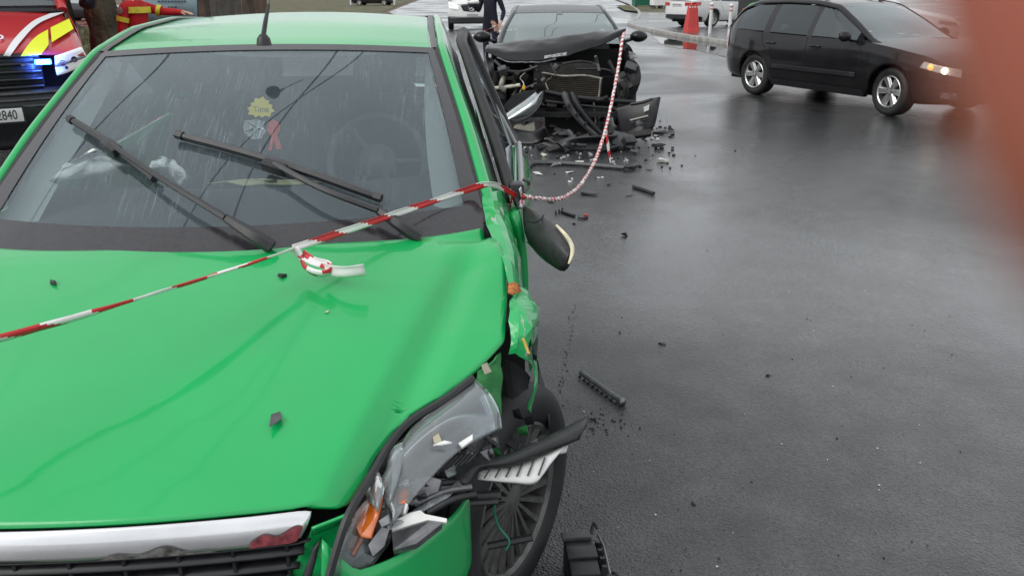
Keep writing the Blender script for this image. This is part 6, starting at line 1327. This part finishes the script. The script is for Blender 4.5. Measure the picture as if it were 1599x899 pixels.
# torn bumper skin and undertray in front of the wreck
tb = thing('torn_bumper', 'torn black bumper pieces heaped under the front of the wreck', 'bumper', G(905, 225), 0, 'crash debris'); tb0 = G(905, 225)
def gz(x, y, z): return G(x, y, z) - tb0
psurf('bumper_sheet', [[gz(842, 226, .02), gz(870, 222, .10), gz(900, 216, .16), gz(940, 214, .18), gz(975, 210, .14)], [gz(840, 234, .01), gz(872, 230, .06), gz(905, 224, .10), gz(945, 222, .10), gz(985, 219, .06)], [gz(846, 238, .0), gz(880, 237, .01), gz(910, 236, .02), gz(950, 236, .01), gz(992, 231, .0)]], 10, 30, M_blackpl, tb, solid=.02)
for k in range(34):
    x, y = R_.uniform(838, 1000), R_.uniform(205, 238); s = R_.uniform(.05, .16); c = gz(x, y, R_.uniform(.02, .14))
    box('bumper_shard', c, (s * R_.uniform(.8, 2.2), s * .5, s * R_.uniform(.10, .5)), R_.choice([M_blackpl, M_blackpl, M_greypl, M_engine]), tb, Matrix.Rotation(R_.uniform(-.6, .6), 3, 'Y') @ Matrix.Rotation(R_.uniform(-.7, .7), 3, 'X') @ Matrix.Rotation(R_.uniform(-1, 1), 3, 'Z'), bevel=.004)
tube('bumper_strip', [gz(840, 232, .03), gz(868, 226, .05), gz(900, 214, .14)], .03, M_blackpl, tb, sm=12); tube('bumper_strip', [gz(930, 236, .02), gz(960, 230, .05), gz(985, 226, .04)], .022, M_blackpl, tb, sm=10)
for x in (891, 899): tube('bumper_clip', [gz(x, 232, .02), gz(x + 2, 226, .09), gz(x + 6, 226, .09), gz(x + 8, 233, .02)], .012, M_greypl, tb, sm=10)
box('bumper_flap', gz(972, 219, .10), (.22, .04, .16), M_greypl, tb, Matrix.Rotation(.25, 3, 'Y') @ Matrix.Rotation(-.6, 3, 'X'), bevel=.01)
psurf('bumper_sheet', [[gz(800, 200, .10), gz(830, 205, .12), gz(850, 200, .25)], [gz(805, 222, .02), gz(835, 224, .02), gz(860, 220, .04)]], 6, 8, M_blackpl, tb, solid=.02)
# glass and plastic crumbs: past counting
mb = MB(); rr = random.Random(12)
def crumb(x, y, s, i):
    c = G(x, y); V, F = box_vf((c.x, c.y, s * .28), (s, s * rr.uniform(.4, 1.2), s * .6), Matrix.Rotation(rr.uniform(0, 3), 3, 'Z') @ Matrix.Rotation(rr.uniform(-.4, .4), 3, 'X')); mb.add(V, F, i)
for k in range(150): crumb(rr.gauss(915, 65), 228 + abs(rr.gauss(0, 22)), rr.uniform(.008, .030), rr.choice((0, 0, 0, 0, 0, 1, 2)))
for k in range(34): crumb(rr.gauss(1035, 14), rr.gauss(212, 10), rr.uniform(.01, .04), rr.choice((0, 0, 1)))
for k in range(70): t = rr.random(); crumb(900 - 28 * t + rr.gauss(0, 3), 470 + 150 * t + rr.gauss(0, 3), rr.uniform(.002, .006), 0)
for k in range(120): crumb(rr.uniform(850, 1500), rr.uniform(330, 899), rr.uniform(.002, .006), rr.choice((0, 0, 1, 0)))
for k in range(60): crumb(rr.gauss(930, 30), rr.gauss(660, 10), rr.uniform(.002, .008), 0)
tag(mb.obj('crumbs', [M_blackpl, M_wbit, mat('glass_crumb', (.5, .55, .55), .1)], None, smooth=False), 'scattered crumbs of glass and plastic on the wet road', 'debris', kind='stuff')
# ------------------------------------------------------------------ overhead cables (they mirror in the wet paint and glass)
M_cable = mat('cable_black', (.01, .01, .01), .6)
for k, (a, b, lab) in enumerate((((-11.5, -6, 6.4), (4.5, 22, 6.6), 'black overhead cable mirrored in the bonnet, nearest of three'), ((-9, -8, 7.0), (7.5, 24, 7.2), 'black overhead cable mirrored in the windscreen, second of three'), ((-4.5, -8, 6.2), (3.5, 30, 6.6), 'black overhead cable mirrored in the windscreen, third of three'))):
    a, b = Vector(a), Vector(b); o = tube('overhead_cable', [a.lerp(b, q / 24) - Vector((0, 0, .5 * math.sin(math.pi * q / 24))) for q in range(25)], .016, M_cable, None, n=6); tag(o, lab, 'cable', 'overhead cables')
# ------------------------------------------------------------------ the photographer's finger in front of the lens
def cc(r_, d_, f_): return tuple(EYE + (RIGHT * r_ + DOWN * d_ + FWD * f_) * .001)
J = []; E = []
def hj(r_, d_, f_, a, b=None): J.append((*cc(r_, d_, f_), a * .001, (b or a) * .001)); return len(J) - 1
palm = hj(88, -92, -30, 24, 15); k1 = hj(62, -84, 2, 13, 12); k2 = hj(36, -62, 30, 9.6); k3 = hj(25, -40, 29, 8.8); k4 = hj(17.0, -21, 17, 8.8); k5 = hj(16.1, -6.6, 15.2, 8.5); k6 = hj(16.9, 3.2, 15.2, 5.8)
E += [(palm, k1), (k1, k2), (k2, k3), (k3, k4), (k4, k5), (k5, k6)]
for off, ln in ((16, 1.0), (32, .95), (47, .8)):
    a = hj(78 + off * .7, -88 + off * .6, -4 - off * .3, 11); b = hj(70 + off * .9, -70 + off * .8, 30, 9.5); c = hj(66 + off, -44 + off * .8, 34 * ln, 8.6); d = hj(70 + off, -26 + off * .9, 18 * ln, 7.6); E += [(palm, a), (a, b), (b, c), (c, d)]
a = hj(84, -60, -40, 13); b = hj(66, -36, -42, 11); c = hj(50, -18, -40, 9); E += [(palm, a), (a, b), (b, c)]
wr = hj(128, -78, -72, 25, 20); fo = hj(220, -10, -150, 36, 33); E += [(palm, wr), (wr, fo)]
me = skin_mesh('hand', J, E, 3)
M_finger = bpy.data.materials.new('finger_skin'); M_finger.use_nodes = True; _b = M_finger.node_tree.nodes['Principled BSDF']
_b.inputs['Base Color'].default_value = (.47, .13, .088, 1); _b.inputs['Roughness'].default_value = .55
me.materials.append(M_finger)
for p in me.polygons: p.use_smooth = True
ho = bpy.data.objects.new('hand', me); COL.objects.link(ho); tag(ho, "photographer's hand with blurred fingertip covering the right edge", 'hand')
